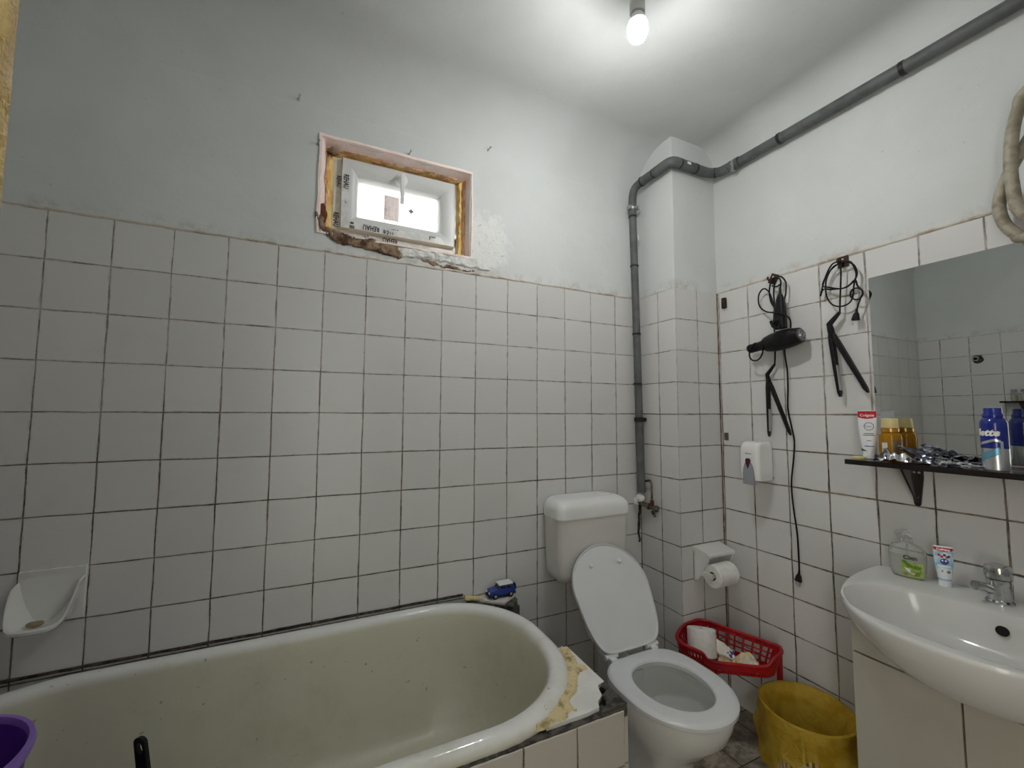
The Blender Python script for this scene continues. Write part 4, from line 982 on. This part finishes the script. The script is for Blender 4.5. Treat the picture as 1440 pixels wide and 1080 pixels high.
def disc(fn, ca, cf_, ra, rf, off=.0009, n=20, inner=None):
    bm = nb()
    if inner is None: inner = .02
    rings = [[fn(ca+ra*q*math.cos(2*PI*i/n), cf_+rf*q*math.sin(2*PI*i/n), off) for i in range(n)] for q in (inner, (1+inner)/2, 1)]
    loft(bm, rings, True, False, False); return bm
# view-facing direction for upright labels: the wall normal (-x)
ct1 = thing('toothpaste_tube', 'white and red Colgate toothpaste tube standing on its cap on the shelf'.replace('Colgate ', ''), 'toothpaste', (2.512, -.906, SZ))
tf = Vector((.35, -1, 0)).normalized()
o_, f1 = squeeze_tube(ct1, (2.512, -.906, SZ+.001), .168, .052, side=tf, capr=.018, caph=.022)
hh = .168-.022
obj('red_band', patch(f1, -.0255, .0255, .80, .985, bot=lambda t: .04*t*t), 'redink', ct1)
obj('lettering', text_bm('Colgate', .0125, lambda a, b: f1(a, .885+b/hh, .0013), bold=.0002), 'white_ink', ct1, flat=True)
obj('logo_ring', disc(f1, .004, .62, .014, .014/hh, inner=.84), 'inkgrey', ct1)
obj('lettering', text_bm('Total', .010, lambda a, b: f1(a+.001, .62+b/hh, .0013)), 'inkgrey', ct1, flat=True)
for zz, w_ in ((.44, .026), (.40, .032), (.27, .012), (.14, .026)):
    obj('label_line', patch(f1, .003-w_/2, .003+w_/2, zz, zz+.018, off=.0009), 'inkgrey' if zz > .2 else 'blueink', ct1)
obj('green_corner', patch(f1, -.020, -.004, .03, .10, top=lambda t: -.05*(t+1)*.6, off=.0009), M('dark_green_print', srgb(40, 86, 70), .4), ct1)
cc = thing('loose_cap', 'flat white cap lying at the left end of the shelf', 'cap', (2.53, -.885, SZ))
obj('cap_body', lathe(nb(), (2.478, -.892, SZ+.0002), [(.019, 0), (.020, .002), (.019, .007), (.014, .009), (.0, .009)], n=28, cap1=False), 'cream_cap', cc); cc.location = (2.478, -.892, SZ)
for ch in cc.children: ch.data.transform(Matrix.Translation(Vector(ORG[cc.name])-Vector((2.478, -.892, SZ))))

am = thing('amber_bottle', 'amber bottle with cream cap and gold collar standing on the shelf', 'bottle', (2.53, -.962, SZ))
ab = Vector((2.530, -.962, SZ))
obj('bottle', lathe(nb(), ab, [(.024, .0005), (.030, .004), (.0315, .012), (.0315, .078), (.029, .088), (.021, .094), (.021, .10)], n=36), 'amber', am)
def cyl_fn(c, r, a0): return lambda a, z: Vector((c.x+r*math.cos(a0+a/r), c.y+r*math.sin(a0+a/r), c.z+z))
vd = lambda c: math.atan2(CAM.y-c.y, CAM.x-c.x)
def wrap(fn, a0, a1, z0, z1, na=14, nz_=2): return loft(nb(), [[fn(a0+(a1-a0)*i/na, z0+(z1-z0)*j/nz_) for i in range(na+1)] for j in range(nz_+1)], False, False, False)
obj('liquid', lathe(nb(), ab, [(.0285, .003), (.0295, .012), (.0295, .070), (.0, .0705)], n=32, cap1=False), M('amber_liquid', srgb(190, 128, 26), .3), am)
fa = cyl_fn(ab, .0321, vd(ab)+.15)
obj('label', wrap(fa, -.002, .032, .012, .070), M('bronze_label', srgb(120, 96, 66), .35, .2), am)
obj('label', wrap(fa, -.030, -.014, .008, .060), M('barcode_label', (.78, .78, .76), .5), am)
bm = nb()
for k in range(8): merge(bm, wrap(cyl_fn(ab, .0325, vd(ab)+.15), -.028, -.017, .020+k*.0028, .0212+k*.0028, 4, 1))
obj('barcode', bm, 'ink', am)
obj('gold_collar', lathe(nb(), ab, [(.0225, .094), (.0245, .096), (.0245, .108), (.0225, .110)], n=32), 'gold', am)
obj('cap', lathe(nb(), ab, [(.0235, .110), (.0230, .114), (.0215, .140), (.0200, .142), (0, .142)], n=32, cap1=False), 'cream_cap', am)

def crumple(cx_, cy_, z, lx, ly, amp, ang, seed, n=(26, 14), hump=.02, th=.0007):
    bm = nb(); rows = []; ca, sa = math.cos(ang), math.sin(ang)
    for j in range(n[1]+1):
        row = []
        for i in range(n[0]+1):
            u, v = (i/n[0]-.5)*lx, (j/n[1]-.5)*ly
            q = noise.noise(Vector((u*38+seed, v*38, 0))); q2 = noise.noise(Vector((u*90+seed, v*90, 3)))
            edge = min(1, 4*min(i/n[0], 1-i/n[0])+.15)
            h_ = abs(q)*amp*1.6+abs(q2)*amp*.6+hump*math.cos(v/ly*PI)*edge*(.6+.4*math.sin(u*40+seed))
            row.append(Vector((cx_+u*ca-v*sa+q2*.004, cy_+u*sa+v*ca+q*.004, z+.0015+max(0, h_))))
        rows.append(row)
    loft(bm, rows, False, False, False)
    lower = [[Vector((p.x, p.y, z+.0004)) for p in r] for r in rows]
    loft(bm, lower, False, False, False)
    # stitch the rim
    return bm
def packet(lab, cat, c, l, w, ang, seed, mat, hump, amp, group='foil packets on the shelf'):
    bm = crumple(c[0], c[1], c[2], l, w, amp, ang, seed, hump=hump)
    o = obj('foil_packet', bm, mat, org=c, sharp=20); tag(o, lab, cat, group); return o
packet('crumpled silver foil packet lying in front of the amber bottle', 'foil packet', (2.465, -1.015, SZ), .13, .060, -PI/2+.22, 3, 'foil', .026, .018)
packet('crumpled silver foil strip lying in the middle of the shelf', 'foil packet', (2.47, -1.115, SZ), .13, .055, -PI/2-.1, 11, 'foil', .018, .014)
bm = crumple(2.50, -1.06, SZ+.012, .13, .035, .010, -PI/2, 21, hump=.014)
for v in bm.verts: v.co.z += max(0, (v.co.y+1.07))*.42
tag(obj('foil_packet', bm, 'foil_dark', org=(2.50, -1.06, SZ), sharp=20), 'dark blue and silver packet leaning up behind the foil packets', 'foil packet', 'foil packets on the shelf')
# razor: dark blue handle lying by the can
rz = thing('disposable_razor', 'dark blue razor handle lying on the shelf beside the shaving can', 'razor', (2.45, -1.16, SZ))
obj('razor_handle', tube(nb(), [(2.44, -1.13, SZ+.008), (2.452, -1.16, SZ+.010), (2.462, -1.19, SZ+.007), (2.47, -1.205, SZ+.006)], lambda t: .0045-.001*t, n=8), 'foil_dark', rz)
obj('razor_head', box(nb(), 2.425, 2.457, -1.135, -1.122, SZ+.001, SZ+.012, bev=.002), 'foil_dark', rz)

can = thing('shaving_foam_can', 'blue and silver shaving can standing on the shelf in front of the mirror', 'spray can', (2.455, -1.225, SZ))
cb = Vector((2.475, -1.222, SZ)); rc_ = .0275
obj('can_body', lathe(nb(), cb, [(.026, .0005), (rc_, .003), (rc_, .125), (.0275, .128)], n=40), 'can_silver', can)
fc = cyl_fn(cb, rc_+.0004, vd(cb))
lathe(bm := nb(), cb, [(rc_+.0003, .062), (rc_+.0003, .128), (.0275, .134), (.024, .142), (.0195, .147)], n=40, cap0=False, cap1=False); obj('blue_wrap', bm, 'can_blue', can)
obj('cap', lathe(nb(), cb, [(.0195, .145), (.0215, .148), (.0215, .156), (.0185, .160), (.0185, .172), (.017, .174), (0, .174)], n=32, cap1=False), 'can_blue', can)
obj('lettering', text_bm('Gillette', .026, lambda a, b: cyl_fn(cb, rc_+.0012, vd(cb))(a-.0305, .105+b), shear=.3, bold=.0012), 'white_ink', can, flat=True)
obj('silver_arc', wrap(lambda a, z: cyl_fn(cb, rc_+.0009, vd(cb))(a, z-.35*abs(a)), -.034, .012, .082, .089), 'can_silver', can)
obj('silver_arc', wrap(lambda a, z: cyl_fn(cb, rc_+.0009, vd(cb))(a, z), .010, .016, .035, .082), 'can_silver', can)
obj('teal_flash', wrap(lambda a, z: cyl_fn(cb, rc_+.0011, vd(cb))(a, z+.5*a), -.034, .008, .042, .062), 'can_teal', can)

# ============================================================ WASHBASIN + CABINET
WC = -1.212; RIM = .82
def inside_outer(x, y): 
    t = abs((y-WC)/.325)
    return x <= R-.002 and t < 1 and x > R-.548*(1-t**2.35)**(1/2.35)
def inside_inner(x, y): return (abs((x-2.262)/.178)**2.3+abs((y-WC)/.262)**2.6) < 1
def radial(f, n=84, cx_=2.30, rmax=.6):
    out = []
    for i in range(n):
        a = 2*PI*i/n; lo, hi = 0, rmax
        for _ in range(28):
            m_ = (lo+hi)/2
            if f(cx_+m_*math.cos(a), WC+m_*math.sin(a)): lo = m_
            else: hi = m_
        out.append((lo*math.cos(a), lo*math.sin(a)))
    return out
ro, ri_ = radial(inside_outer), radial(inside_inner)
def sring(base, s, z, cx_=2.30, dx=0): return [Vector((min(cx_+dx+x*s, R-.002), WC+y*s, z)) for x, y in base]
def lerp_ring(a, b, t, z): return [Vector((p.x+(q.x-p.x)*t, p.y+(q.y-p.y)*t, z)) for p, q in zip(a, b)]
O1, I1 = sring(ro, 1, RIM), sring(ri_, 1, RIM)
rings = [sring(ro, .50, .64, dx=.05), sring(ro, .66, .668, dx=.03), sring(ro, .82, .715, dx=.014), sring(ro, .93, .762), sring(ro, .985, .796), sring(ro, 1.0, .810), sring(ro, 1.0, .816), sring(ro, .992, .8205), sring(ro, .978, .822), lerp_ring(O1, I1, .62, .822), lerp_ring(O1, I1, .90, .8205), sring(ri_, 1., .816), sring(ri_, .97, .806), sring(ri_, .93, .78), sring(ri_, .85, .745), sring(ri_, .72, .718), sring(ri_, .5, .703), sring(ri_, .12, .696), ]
for r_ in rings[-7:]:
    for p in r_: p.x -= .0
bm = nb(); loft(bm, rings)
wb = thing('washbasin', 'white oval-fronted ceramic washbasin on the cream cabinet', 'washbasin', (R-.25, WC, .64))
obj('basin', bm, 'ceramic', wb)
oh = at(1387, 872, 'x', 2.425)
bm = lathe(nb(), (2.4245, -1.224, .775), [(.0125, -.003), (.0125, .004), (.009, .006)], (-1, 0, .35), n=24); obj('overflow_hole', bm, 'hole', wb)
bm = lathe(nb(), (2.30, WC, .696), [(.022, 0), (.024, .003), (.012, .004), (0, .002)], n=24, cap1=False); obj('drain', bm, 'chrome', wb)

cab = thing('vanity_cabinet', 'cream two-door cabinet under the washbasin', 'cabinet', (2.42, -1.194, 0))
CX, CY0, CY1 = 2.262, -1.433, -.955
bm = nb(); box(bm, CX+.004, R-.002, CY0, CY1, .04, .70, bev=.001); box(bm, CX+.03, R-.002, CY0+.01, CY1-.01, 0, .04); obj('carcass', bm, 'carcass', cab)
obj('top_panel', box(nb(), CX-.012, CX+.005, CY0, CY1, .639, .735, bev=.001), 'carcass', cab)
obj('door', box(nb(), CX-.012, CX+.005, -1.1920, CY1, .045, .634, bev=.001), 'carcass', cab)
obj('door', box(nb(), CX-.012, CX+.005, CY0, -1.1965, .045, .634, bev=.001), 'carcass', cab)

fc_ = thing('basin_tap', 'short chrome mixer tap at the back of the washbasin', 'tap', (2.515, -1.197, .822))
fb = Vector((2.517, -1.197, .8215))
obj('base_ring', lathe(nb(), fb, [(.029, 0), (.0295, .005), (.026, .010)], n=32), 'chrome', fc_)
obj('tap_body', lathe(nb(), fb, [(.025, .008), (.0245, .05), (.026, .058), (.0265, .066)], n=32), 'chrome', fc_)
obj('top_cap', lathe(nb(), fb, [(.0265, .068), (.0285, .071), (.0295, .093), (.026, .101), (.018, .104), (0, .105)], n=32, cap1=False), 'chrome', fc_)
bm = nb(); tube(bm, [fb+Vector((-.018, .012, .035)), fb+Vector((-.032, .020, .042)), fb+Vector((-.046, .028, .044))], lambda t: .013-.002*t, n=16, k=6); sp_ = obj('spout', bm, 'chrome', fc_)
cyl(bm := nb(), fb+Vector((-.044, .027, .044)), fb+Vector((-.054, .033, .045)), .0130, n=20); obj('aerator', bm, 'chrome', sp_)

sb = thing('liquid_soap_bottle', 'clear pump soap bottle with a green label on the washbasin', 'soap bottle', (2.530, -.985, .822))
sbp = Vector((2.526, -.990, .8225)); sdir = Vector((.25, -1, 0)).normalized(); sn = Vector((-1, -.25, 0)).normalized()
def sring2(z, a, b, p=2.6): return [sbp+sdir*a*(abs(math.cos(t))**(2/p))*(1 if math.cos(t) > 0 else -1)+sn*b*(abs(math.sin(t))**(2/p))*(1 if math.sin(t) > 0 else -1)+Vector((0, 0, z)) for t in [2*PI*i/40 for i in range(40)]]
obj('bottle', loft(nb(), [sring2(0, .034, .018), sring2(.003, .038, .021), sring2(.02, .044, .024), (sring2(.06, .047, .025)), sring2(.085, .046, .024), sring2(.100, .036, .019), sring2(.106, .018, .014), sring2(.110, .013, .013, 2)]), 'clear', sb)
obj('liquid', loft(nb(), [sring2(.003, .036, .019), sring2(.02, .042, .022), sring2(.05, .0445, .0225), sring2(.072, .0445, .0225)]), glassy('soap_liquid', (.84, .87, .80), .15, .45), sb)
lf = lambda a, b: sbp+sdir*a+sn*(.0258*(max(0, 1-abs(a/.047)**2.6))**(1/2.6)+.0008)+Vector((0, 0, b))
def lpatch(fn, a0, a1, b0, b1, na=12, nb_=3, sk=0): return loft(nb(), [[fn(a0+(a1-a0)*i/na, b0+(b1-b0)*j/nb_+sk*i/na) for i in range(na+1)] for j in range(nb_+1)], False, False, False)
obj('label', lpatch(lf, -.012, .040, .006, .052), 'olive', sb)
lf2 = lambda a, b: lf(a, b)+sn*.0005
obj('label_band', lpatch(lf2, .000, .034, .036, .046, sk=-.004), 'greenink', sb)
obj('label_leaf', poly_bm([(-.012, .052), (-.004, .058), (.004, .050), (.012, .046), (.010, .038), (.0, .042), (-.006, .046)], lf2), 'greenink', sb)
obj('label_leaf', poly_bm([(.018, .012), (.028, .010), (.034, .022), (.036, .032), (.028, .026), (.022, .022)], lf2), 'greenink', sb)
obj('label_swirl', poly_bm([(-.006, .034), (.004, .022), (.016, .016), (.030, .020), (.018, .026), (.004, .032)], lf2), 'white_ink', sb)
obj('label_dot', poly_bm(ell(-.002, .014, .006, .005, 14), lf2), 'inkgrey', sb)
obj('lettering', text_bm('Cien', .018, lambda a, b: lf(a+.010, b+.066)+sn*.0006, bold=.0005), 'ink', sb, flat=True)
pm = obj('pump', lathe(nb(), sbp, [(.0145, .108), (.0155, .110), (.0155, .122), (.012, .124), (.006, .125), (.006, .132), (.013, .134), (.0145, .142), (.012, .148), (.004, .150)], n=28), 'clear', sb)
bm = tube(nb(), [sbp+Vector((0, 0, .141)), sbp+Vector((-.012, .012, .143)), sbp+Vector((-.022, .02, .139))], .0045, n=10); obj('pump_nozzle', bm, 'clear', pm)
cyl(bm := nb(), sbp+Vector((0, 0, .01)), sbp+Vector((0, 0, .11)), .0025, n=8); obj('dip_tube', bm, 'clear', sb)

kt = thing('toothpaste_tube', 'small light blue and red children toothpaste tube standing on the washbasin', 'toothpaste', (2.535, -1.076, .822))
_, f2 = squeeze_tube(kt, (2.531, -1.077, .8225), .120, .044, side=Vector((.45, -1, 0)), capr=.0145, caph=.018, body='tube_b')
h2_ = .102
obj('red_band', patch(f2, -.0215, .0215, .84, .985, bot=lambda t: .05*t*t), 'redink', kt)
obj('white_crimp', patch(f2, -.0222, .0222, .965, 1.0, off=.0012), 'white_ink', kt)
obj('lettering', text_bm('Colgate', .0098, lambda a, b: f2(a, .905+b/h2_, .0014), bold=.0003), 'white_ink', kt, flat=True)
obj('blue_blot', disc(f2, .001, .56, .0095, .0095/h2_), 'blueink', kt)
for a_, b_, mt in ((-.010, .74, 'redink'), (.002, .75, 'ink'), (.011, .72, 'ink'), (-.004, .70, 'redink'), (.007, .69, 'redink')):
    obj('berry_dot', disc(f2, a_, b_, .0036, .0036/h2_, .0012), mt, kt)
for a_ in (-.0035, .0045): obj('white_dot', disc(f2, a_, .585, .0024, .0026/h2_, .0014), 'white_ink', kt)
obj('white_patch', patch(f2, -.016, .016, .06, .34, off=.0007), 'tube_w', kt)
obj('label_dot', disc(f2, .009, .27, .0045, .0045/h2_, .0012), 'inkgrey', kt)
obj('label_dot', disc(f2, -.005, .28, .002, .003/h2_, .0012), 'inkgrey', kt)
obj('label_line', patch(f2, -.015, .015, .40, .45, off=.0010), 'white_ink', kt)
bm = tube(nb(), [(R-.006, -1.245, .846), (R-.008, -1.29, .848), (R-.006, -1.36, .83)], .004, n=8); lump(bm, .003, 50); struct(obj('trim_6', bm, 'grime'))

# ============================================================ BIN
bn = thing('waste_bin', 'cream slotted waste bin between the red basket and the cabinet', 'waste bin', (2.415, -.712, 0))
bC = Vector((2.413, -.714, 0))
def brng(r, z): return [Vector((bC.x+r*math.cos(2*PI*i/64), bC.y+r*1.02*math.sin(2*PI*i/64), z)) for i in range(64)]
bm = nb(); loft(bm, [brng(.095, .002), brng(.100, .004), brng(.106, .05), brng(.103, .05), brng(.096, .008)], True, True, True); obj('bin_base', bm, 'bin', bn)
bm = nb(); loft(bm, [brng(.131, .235), brng(.135, .24), brng(.141, .272), brng(.144, .275), brng(.142, .279), brng(.139, .275), brng(.129, .236), brng(.131, .235)], True, False, False); obj('bin_rim', bm, 'bin', bn)
for lo, hi in ((.05, .135), (.15, .236)):
    bm = nb()
    for i in range(44):
        a = 2*PI*i/44; f = lambda z: .106+(.134-.106)*(z-.05)/.19
        d = Vector((math.cos(a), math.sin(a)*1.02, 0)); t_ = Vector((-math.sin(a), math.cos(a), 0))*.0042
        loft(bm, [[bC+d*(f(z)+o2)+t_*s_+Vector((0, 0, z)) for o2, s_ in ((0, -1), (0, 1), (-.003, 1), (-.003, -1))] for z in (lo, hi)])
    o = obj('slatted_wall', bm, 'bin', bn)
bm = nb(); loft(bm, [brng(.121, .134), brng(.1235, .151), brng(.120, .151), brng(.1175, .134), brng(.121, .134)], True, False, False); obj('bin_band', bm, 'bin', bn)
bm = nb(); rings = []
for k, (r, z) in enumerate(((.02, .03), (.06, .03), (.080, .05), (.088, .12), (.098, .19), (.116, .245), (.134, .276), (.144, .2855), (.151, .283), (.153, .266), (.152, .235), (.153, .215), (.155, .195), (.159, .178))):
    ring = []
    for i, p in enumerate(brng(r, z)):
        q = noise.noise(Vector((p.x*20, p.y*20, p.z*7))); q2 = noise.noise(Vector((math.cos(2*PI*i/64)*3, math.sin(2*PI*i/64)*3, 7)))
        d = (p-bC); d.z = 0; d.normalize() if d.length > 0 else None
        a_ = (.002 if k in (5, 6, 7, 8, 9) else .010 if k > 9 else .010)
        pp_ = p+d*q*a_ + (d*max(0, q2)*.05*(k-9)/4 if k > 9 else Vector())
        if k > 10: pp_.z += (q2*.05-.045*max(0, math.cos(2*PI*i/64-PI*.84))**8)*1.8*(k-10)/3+.006*math.sin(i*.9)*(k == 13)
        if (pp_.x > R-.006): pp_.x = R-.006
        ring.append(pp_)
    rings.append(ring)
loft(bm, rings, True, True, False); bag = obj('bin_bag', bm, 'bag', org=tuple(bC), sharp=60)
tag(bag, 'translucent yellow plastic bag lining the waste bin', 'bin bag')

# ============================================================ RED BASKET
bk = thing('red_basket_rack', 'red plastic basket on thin legs standing in the corner by the toilet', 'basket', (2.35, -.42, 0))
rimp = [(2.405, -.272, .400), (2.452, -.40, .400), (2.496, -.530, .400), (2.500, -.566, .400), (2.470, -.592, .398), (2.425, -.590, .385), (2.395, -.572, .352), (2.31, -.512, .350), (2.232, -.452, .352), (2.205, -.436, .382), (2.165, -.405, .400), (2.163, -.362, .400), (2.19, -.320, .400), (2.28, -.272, .400), (2.34, -.262, .400)]
rp = smooth_path(rimp, 4, True); cen = Vector((2.345, -.425, 0))
def ins(p, s, z): return Vector((cen.x+(p.x-cen.x)*s, cen.y+(p.y-cen.y)*s, z))
zf = .306
bm = nb(); tube(bm, rp, .0072, n=10, smooth=False, closed=True); obj('rim', bm, 'red', bk)
N_ = len(rp); bm = nb()
low = [ins(p, .86, zf) for p in rp]
# woven-look side wall: verticals and two horizontal bands, solid strip under the rim
for q in (.38, .6): tube(bm, [a.lerp(b, q) for a, b in zip(low, rp)], .0036, n=6, smooth=False, closed=True)
loft(bm, [[a.lerp(b, .80) for a, b in zip(low, rp)], [a.lerp(b, 1.) for a, b in zip(low, rp)], [ins(a.lerp(b, 1.), .985, a.lerp(b, 1.).z) for a, b in zip(low, rp)], [ins(a.lerp(b, .8), .985, a.lerp(b, .8).z) for a, b in zip(low, rp)], [a.lerp(b, .80) for a, b in zip(low, rp)]], True, False, False)
loft(bm, [[a.lerp(b, 0) for a, b in zip(low, rp)], [a.lerp(b, .18) for a, b in zip(low, rp)]], True, False, False)
for i in range(N_):
    a, b = low[i], rp[i]; cyl(bm, a, b, .0042, n=6)
obj('lattice_wall', bm, 'red', bk)
bm = nb(); loft(bm, [[p+Vector((0, 0, -.003)) for p in low], [p+Vector((0, 0, .001)) for p in low]]); obj('tray_floor', bm, 'red', bk)
bm = nb(); front = [p for p in rp if p.z < .375]
loft(bm, [[ins(p, 1.02, p.z+.004) for p in front], [ins(p, 1.03, p.z-.024) for p in front], [ins(p, .99, p.z-.024) for p in front], [ins(p, .99, p.z+.004) for p in front], [ins(p, 1.02, p.z+.004) for p in front]], False, False, False); obj('front_lip', bm, 'red', bk)
for lx, ly, zt in ((2.502, -.562, .402), (2.262, -.448, .34), (2.40, -.278, .38), (2.19, -.345, .38)):
    bm = nb(); loft(bm, [rrect(lx, ly, .011, .008, .004, z, 3) for z in (0, zt-.01, zt)]); obj('leg', bm, 'red', bk)

r2c = Vector((2.280, -.374, .3225)); r2 = thing('toilet_paper_roll', 'white toilet paper roll standing upright in the red basket', 'toilet roll', tuple(r2c), 'toilet rolls')
roll(r2, r2c, (.20, .22, .95), .0575, .105, .006)
bm = crumple(2.385, -.462, .308, .15, .075, .022, -.95, 5, hump=.050); tag(obj('wrapper_bag', bm, 'wrapper', org=(2.375, -.455, .308), sharp=25), 'crumpled cream plastic wrapper lying in the red basket', 'wrapper')
bm = crumple(2.350, -.412, .335, .095, .06, .010, -.9, 9, hump=.040)
for v in bm.verts: v.co.z += (v.co.y+.45)*.25
wp = obj('snack_wrapper', bm, M('blue_white_wrapper', srgb(240, 236, 224), .35, ns=34, col2=srgb(40, 70, 160), lo=.56, hi=.60), org=(2.345, -.415, .33), sharp=25); tag(wp, 'white wrapper with blue print beside the roll in the red basket', 'wrapper')

# ============================================================ HOSE at the right edge
hs = thing('coiled_hose', 'thick beige hose coiled and hanging from a hook by the mirror', 'hose', (R-.02, -1.46, 2.25))
def hp_(px, py, d): return rw(px, py, d)
bm = nb()
PA = [hp_(1446, 125, .085), hp_(1433, 150, .085), hp_(1424, 185, .085), hp_(1421, 225, .085), hp_(1424, 262, .085), hp_(1436, 298, .085)]
yA, zA = PA[-1].y, PA[-1].z
PA += [Vector((2.50, yA-.06, zA-.05)), Vector((2.50, -1.46, 1.80)), Vector((2.50, -1.60, 1.90)), Vector((2.50, -1.64, 2.10)), Vector((2.50, -1.58, 2.26)), Vector((2.50, -1.46, 2.33))]
tube(bm, PA, .0145, n=16, k=10, closed=True)
PB = [hp_(1450, 190, .055), hp_(1430, 222, .055), hp_(1414, 255, .055), hp_(1405, 287, .055), hp_(1411, 312, .055), hp_(1428, 328, .055), hp_(1450, 332, .055)]
PB += [Vector((2.53, -1.48, 1.86)), Vector((2.53, -1.60, 1.98)), Vector((2.53, -1.62, 2.15)), Vector((2.53, -1.50, 2.30)), Vector((2.53, -1.40, 2.26))]
obj('hose_loop', bm, 'hose', hs)
bm = nb(); tube(bm, PB, .0145, n=16, k=10, closed=True); obj('hose_loop', bm, 'hose', hs)
bm = tube(nb(), [(R, -1.47, 2.30), (R-.05, -1.47, 2.295), (R-.11, -1.47, 2.295), (R-.115, -1.47, 2.32)], .006, n=8); tag(obj('hose_hook', bm, 'rust', org=(R, -1.47, 2.30)), 'rusty hook in the wall holding the beige hose', 'hook')

# ============================================================ DOOR (open leaf at the left of the camera)
D1 = Vector((.5345, -1.30)); D0 = Vector((.335, -2.03)); dd = (D1-D0).normalized(); dn = Vector((-dd.y, dd.x))
dr = struct(thing('door_1', None, None, (D0.x, D0.y, 0)))
poly = [D0, D1, D1+dn*.042, D0+dn*.042]
bm = nb(); loft(bm, [[Vector((p.x, p.y, z)) for p in poly] for z in (.01, 2.05)]); bevel_all(bm, .003); obj('leaf', bm, 'door', dr)
bm = nb(); hb = D0+dd*.68; cyl(bm, Vector((hb.x, hb.y, 1.0)), Vector((hb.x, hb.y, 1.0))-Vector((dn.x, dn.y, 0))*.03, .009); tube(bm, [Vector((hb.x, hb.y, 1.0))-Vector((dn.x, dn.y, 0))*.03, Vector((hb.x, hb.y, 1.0))-Vector((dn.x, dn.y, 0))*.034-Vector((dd.x, dd.y, 0))*.11], .008, n=10, k=3); obj('door_handle', bm, 'brass', dr)
bm = nb(); box(bm, .29, .335, FRONT-.13, FRONT+.012, 0, 2.1); box(bm, 1.125, 1.17, FRONT-.13, FRONT+.012, 0, 2.1); box(bm, .29, 1.17, FRONT-.13, FRONT+.012, 2.075, 2.12); obj('door_frame', bm, 'door', dr, flat=True)

# ============================================================ LEFT WALL (seen in the mirror)
ls = thing('wall_shelf', 'small dark shelf on the opposite wall, seen in the mirror', 'shelf', (L, -.66, 1.45))
obj('board', box(nb(), L+.001, L+.105, -.86, -.47, 1.438, 1.452, bev=.001), 'shelf', ls)
bm = nb()
for yy in (-.56, -.78): prism(bm, [(L+.001, 1.438), (L+.08, 1.438), (L+.001, 1.37)], 'y', yy-.003, yy+.003)
obj('bracket', bm, 'shelf', ls)
for k, (yy, lab) in enumerate(((-.530, 'small lidded jar on the far shelf, nearest its end, seen in the mirror'), (-.578, 'small lidded jar second on the far shelf, seen at the mirror edge'))):
    j = thing('glass_jar', lab, 'jar', (L+.05, yy, 1.452), 'jars on the far shelf')
    obj('jar', lathe(nb(), (L+.05, yy, 1.4525), [(.015, 0), (.0165, .003), (.0165, .06), (.013, .066)], n=20), 'clear', j)
    obj('jar_contents', lathe(nb(), (L+.05, yy, 1.4535), [(.0145, 0), (.0145, .045)], n=20), M('jar_cream', srgb(200, 190, 166), .6), j)
    obj('lid', lathe(nb(), (L+.05, yy, 1.4525), [(.015, .066), (.015, .082), (.013, .084)], n=20), 'inkgrey', j)
ps = thing('pipe_stub', 'capped grey pipe stub in the opposite wall, seen in the mirror', 'pipe', (L, -.343, 1.78))
cyl(bm := nb(), (L-.005, -.343, 1.78), (L+.035, -.343, 1.78), .017); obj('stub', bm, 'steel', ps)
bm = nb(); lathe(bm, (L, -.345, 1.778), [(.034, 0), (.030, .006), (.018, .008)], (1, 0, 0), n=18); lump(bm, .005, 50); obj('mortar_collar', bm, 'greymortar', ps)
cyl(bm := nb(), (L+.034, -.343, 1.78), (L+.036, -.343, 1.78), .012); obj('opening', bm, 'hole', ps)

# wall patch: chipped render at the corner
p = rw(1022, 614, .001)
bm = nb(); box(bm, R-.003, R+.001, p.y-.010, p.y+.013, p.z-.018, p.z+.020); lump(bm, .003, 60); struct(obj('trim_7', bm, 'caulk'))

bm = lathe(nb(), (.7, -2.65, CEIL), [(.16, 0), (.16, -.02), (.14, -.06), (.08, -.085), (0, -.09)], n=36, cap1=False)  # added fill lamp, out of view behind the camera, softens the bulb's contrast
hl = thing('fill_light', 'added round fill light, unseen in the hall behind the doorway', 'fill light', (.7, -2.65, CEIL))
mm = bpy.data.materials.new('fill_glow'); mm.use_nodes = True
mm.node_tree.nodes['Principled BSDF'].inputs['Emission Color'].default_value = (1, .97, .93, 1); mm.node_tree.nodes['Principled BSDF'].inputs['Emission Strength'].default_value = HALL_FILL
MT['hall'] = mm; obj('fill_dome', bm, 'hall', hl)
# ============================================================ CAMERA, WORLD, LIGHT
cd = bpy.data.cameras.new('camera'); cam = bpy.data.objects.new('camera', cd); COL.objects.link(cam)
cd.sensor_width = 36; cd.sensor_fit = 'HORIZONTAL'; cd.lens = F_PX/1440*36; cd.clip_start = .01
cam.matrix_world = Matrix(((cr.x, cu.x, -cf.x, CAM.x), (cr.y, cu.y, -cf.y, CAM.y), (cr.z, cu.z, -cf.z, CAM.z), (0, 0, 0, 1)))
S.camera = cam
w = bpy.data.worlds.new('world'); S.world = w; w.use_nodes = True
bg = w.node_tree.nodes['Background']; bg.inputs[0].default_value = (1., .97, .93, 1); bg.inputs[1].default_value = 6.5
S.view_settings.view_transform = 'Standard'; S.view_settings.look = 'None'
S.view_settings.exposure = -0.08; S.view_settings.gamma = 1.0; S.view_settings.use_curve_mapping = False
S.cycles.max_bounces = 10; S.cycles.diffuse_bounces = 6; S.cycles.transparent_max_bounces = 12
S.cycles.sample_clamp_indirect = 6
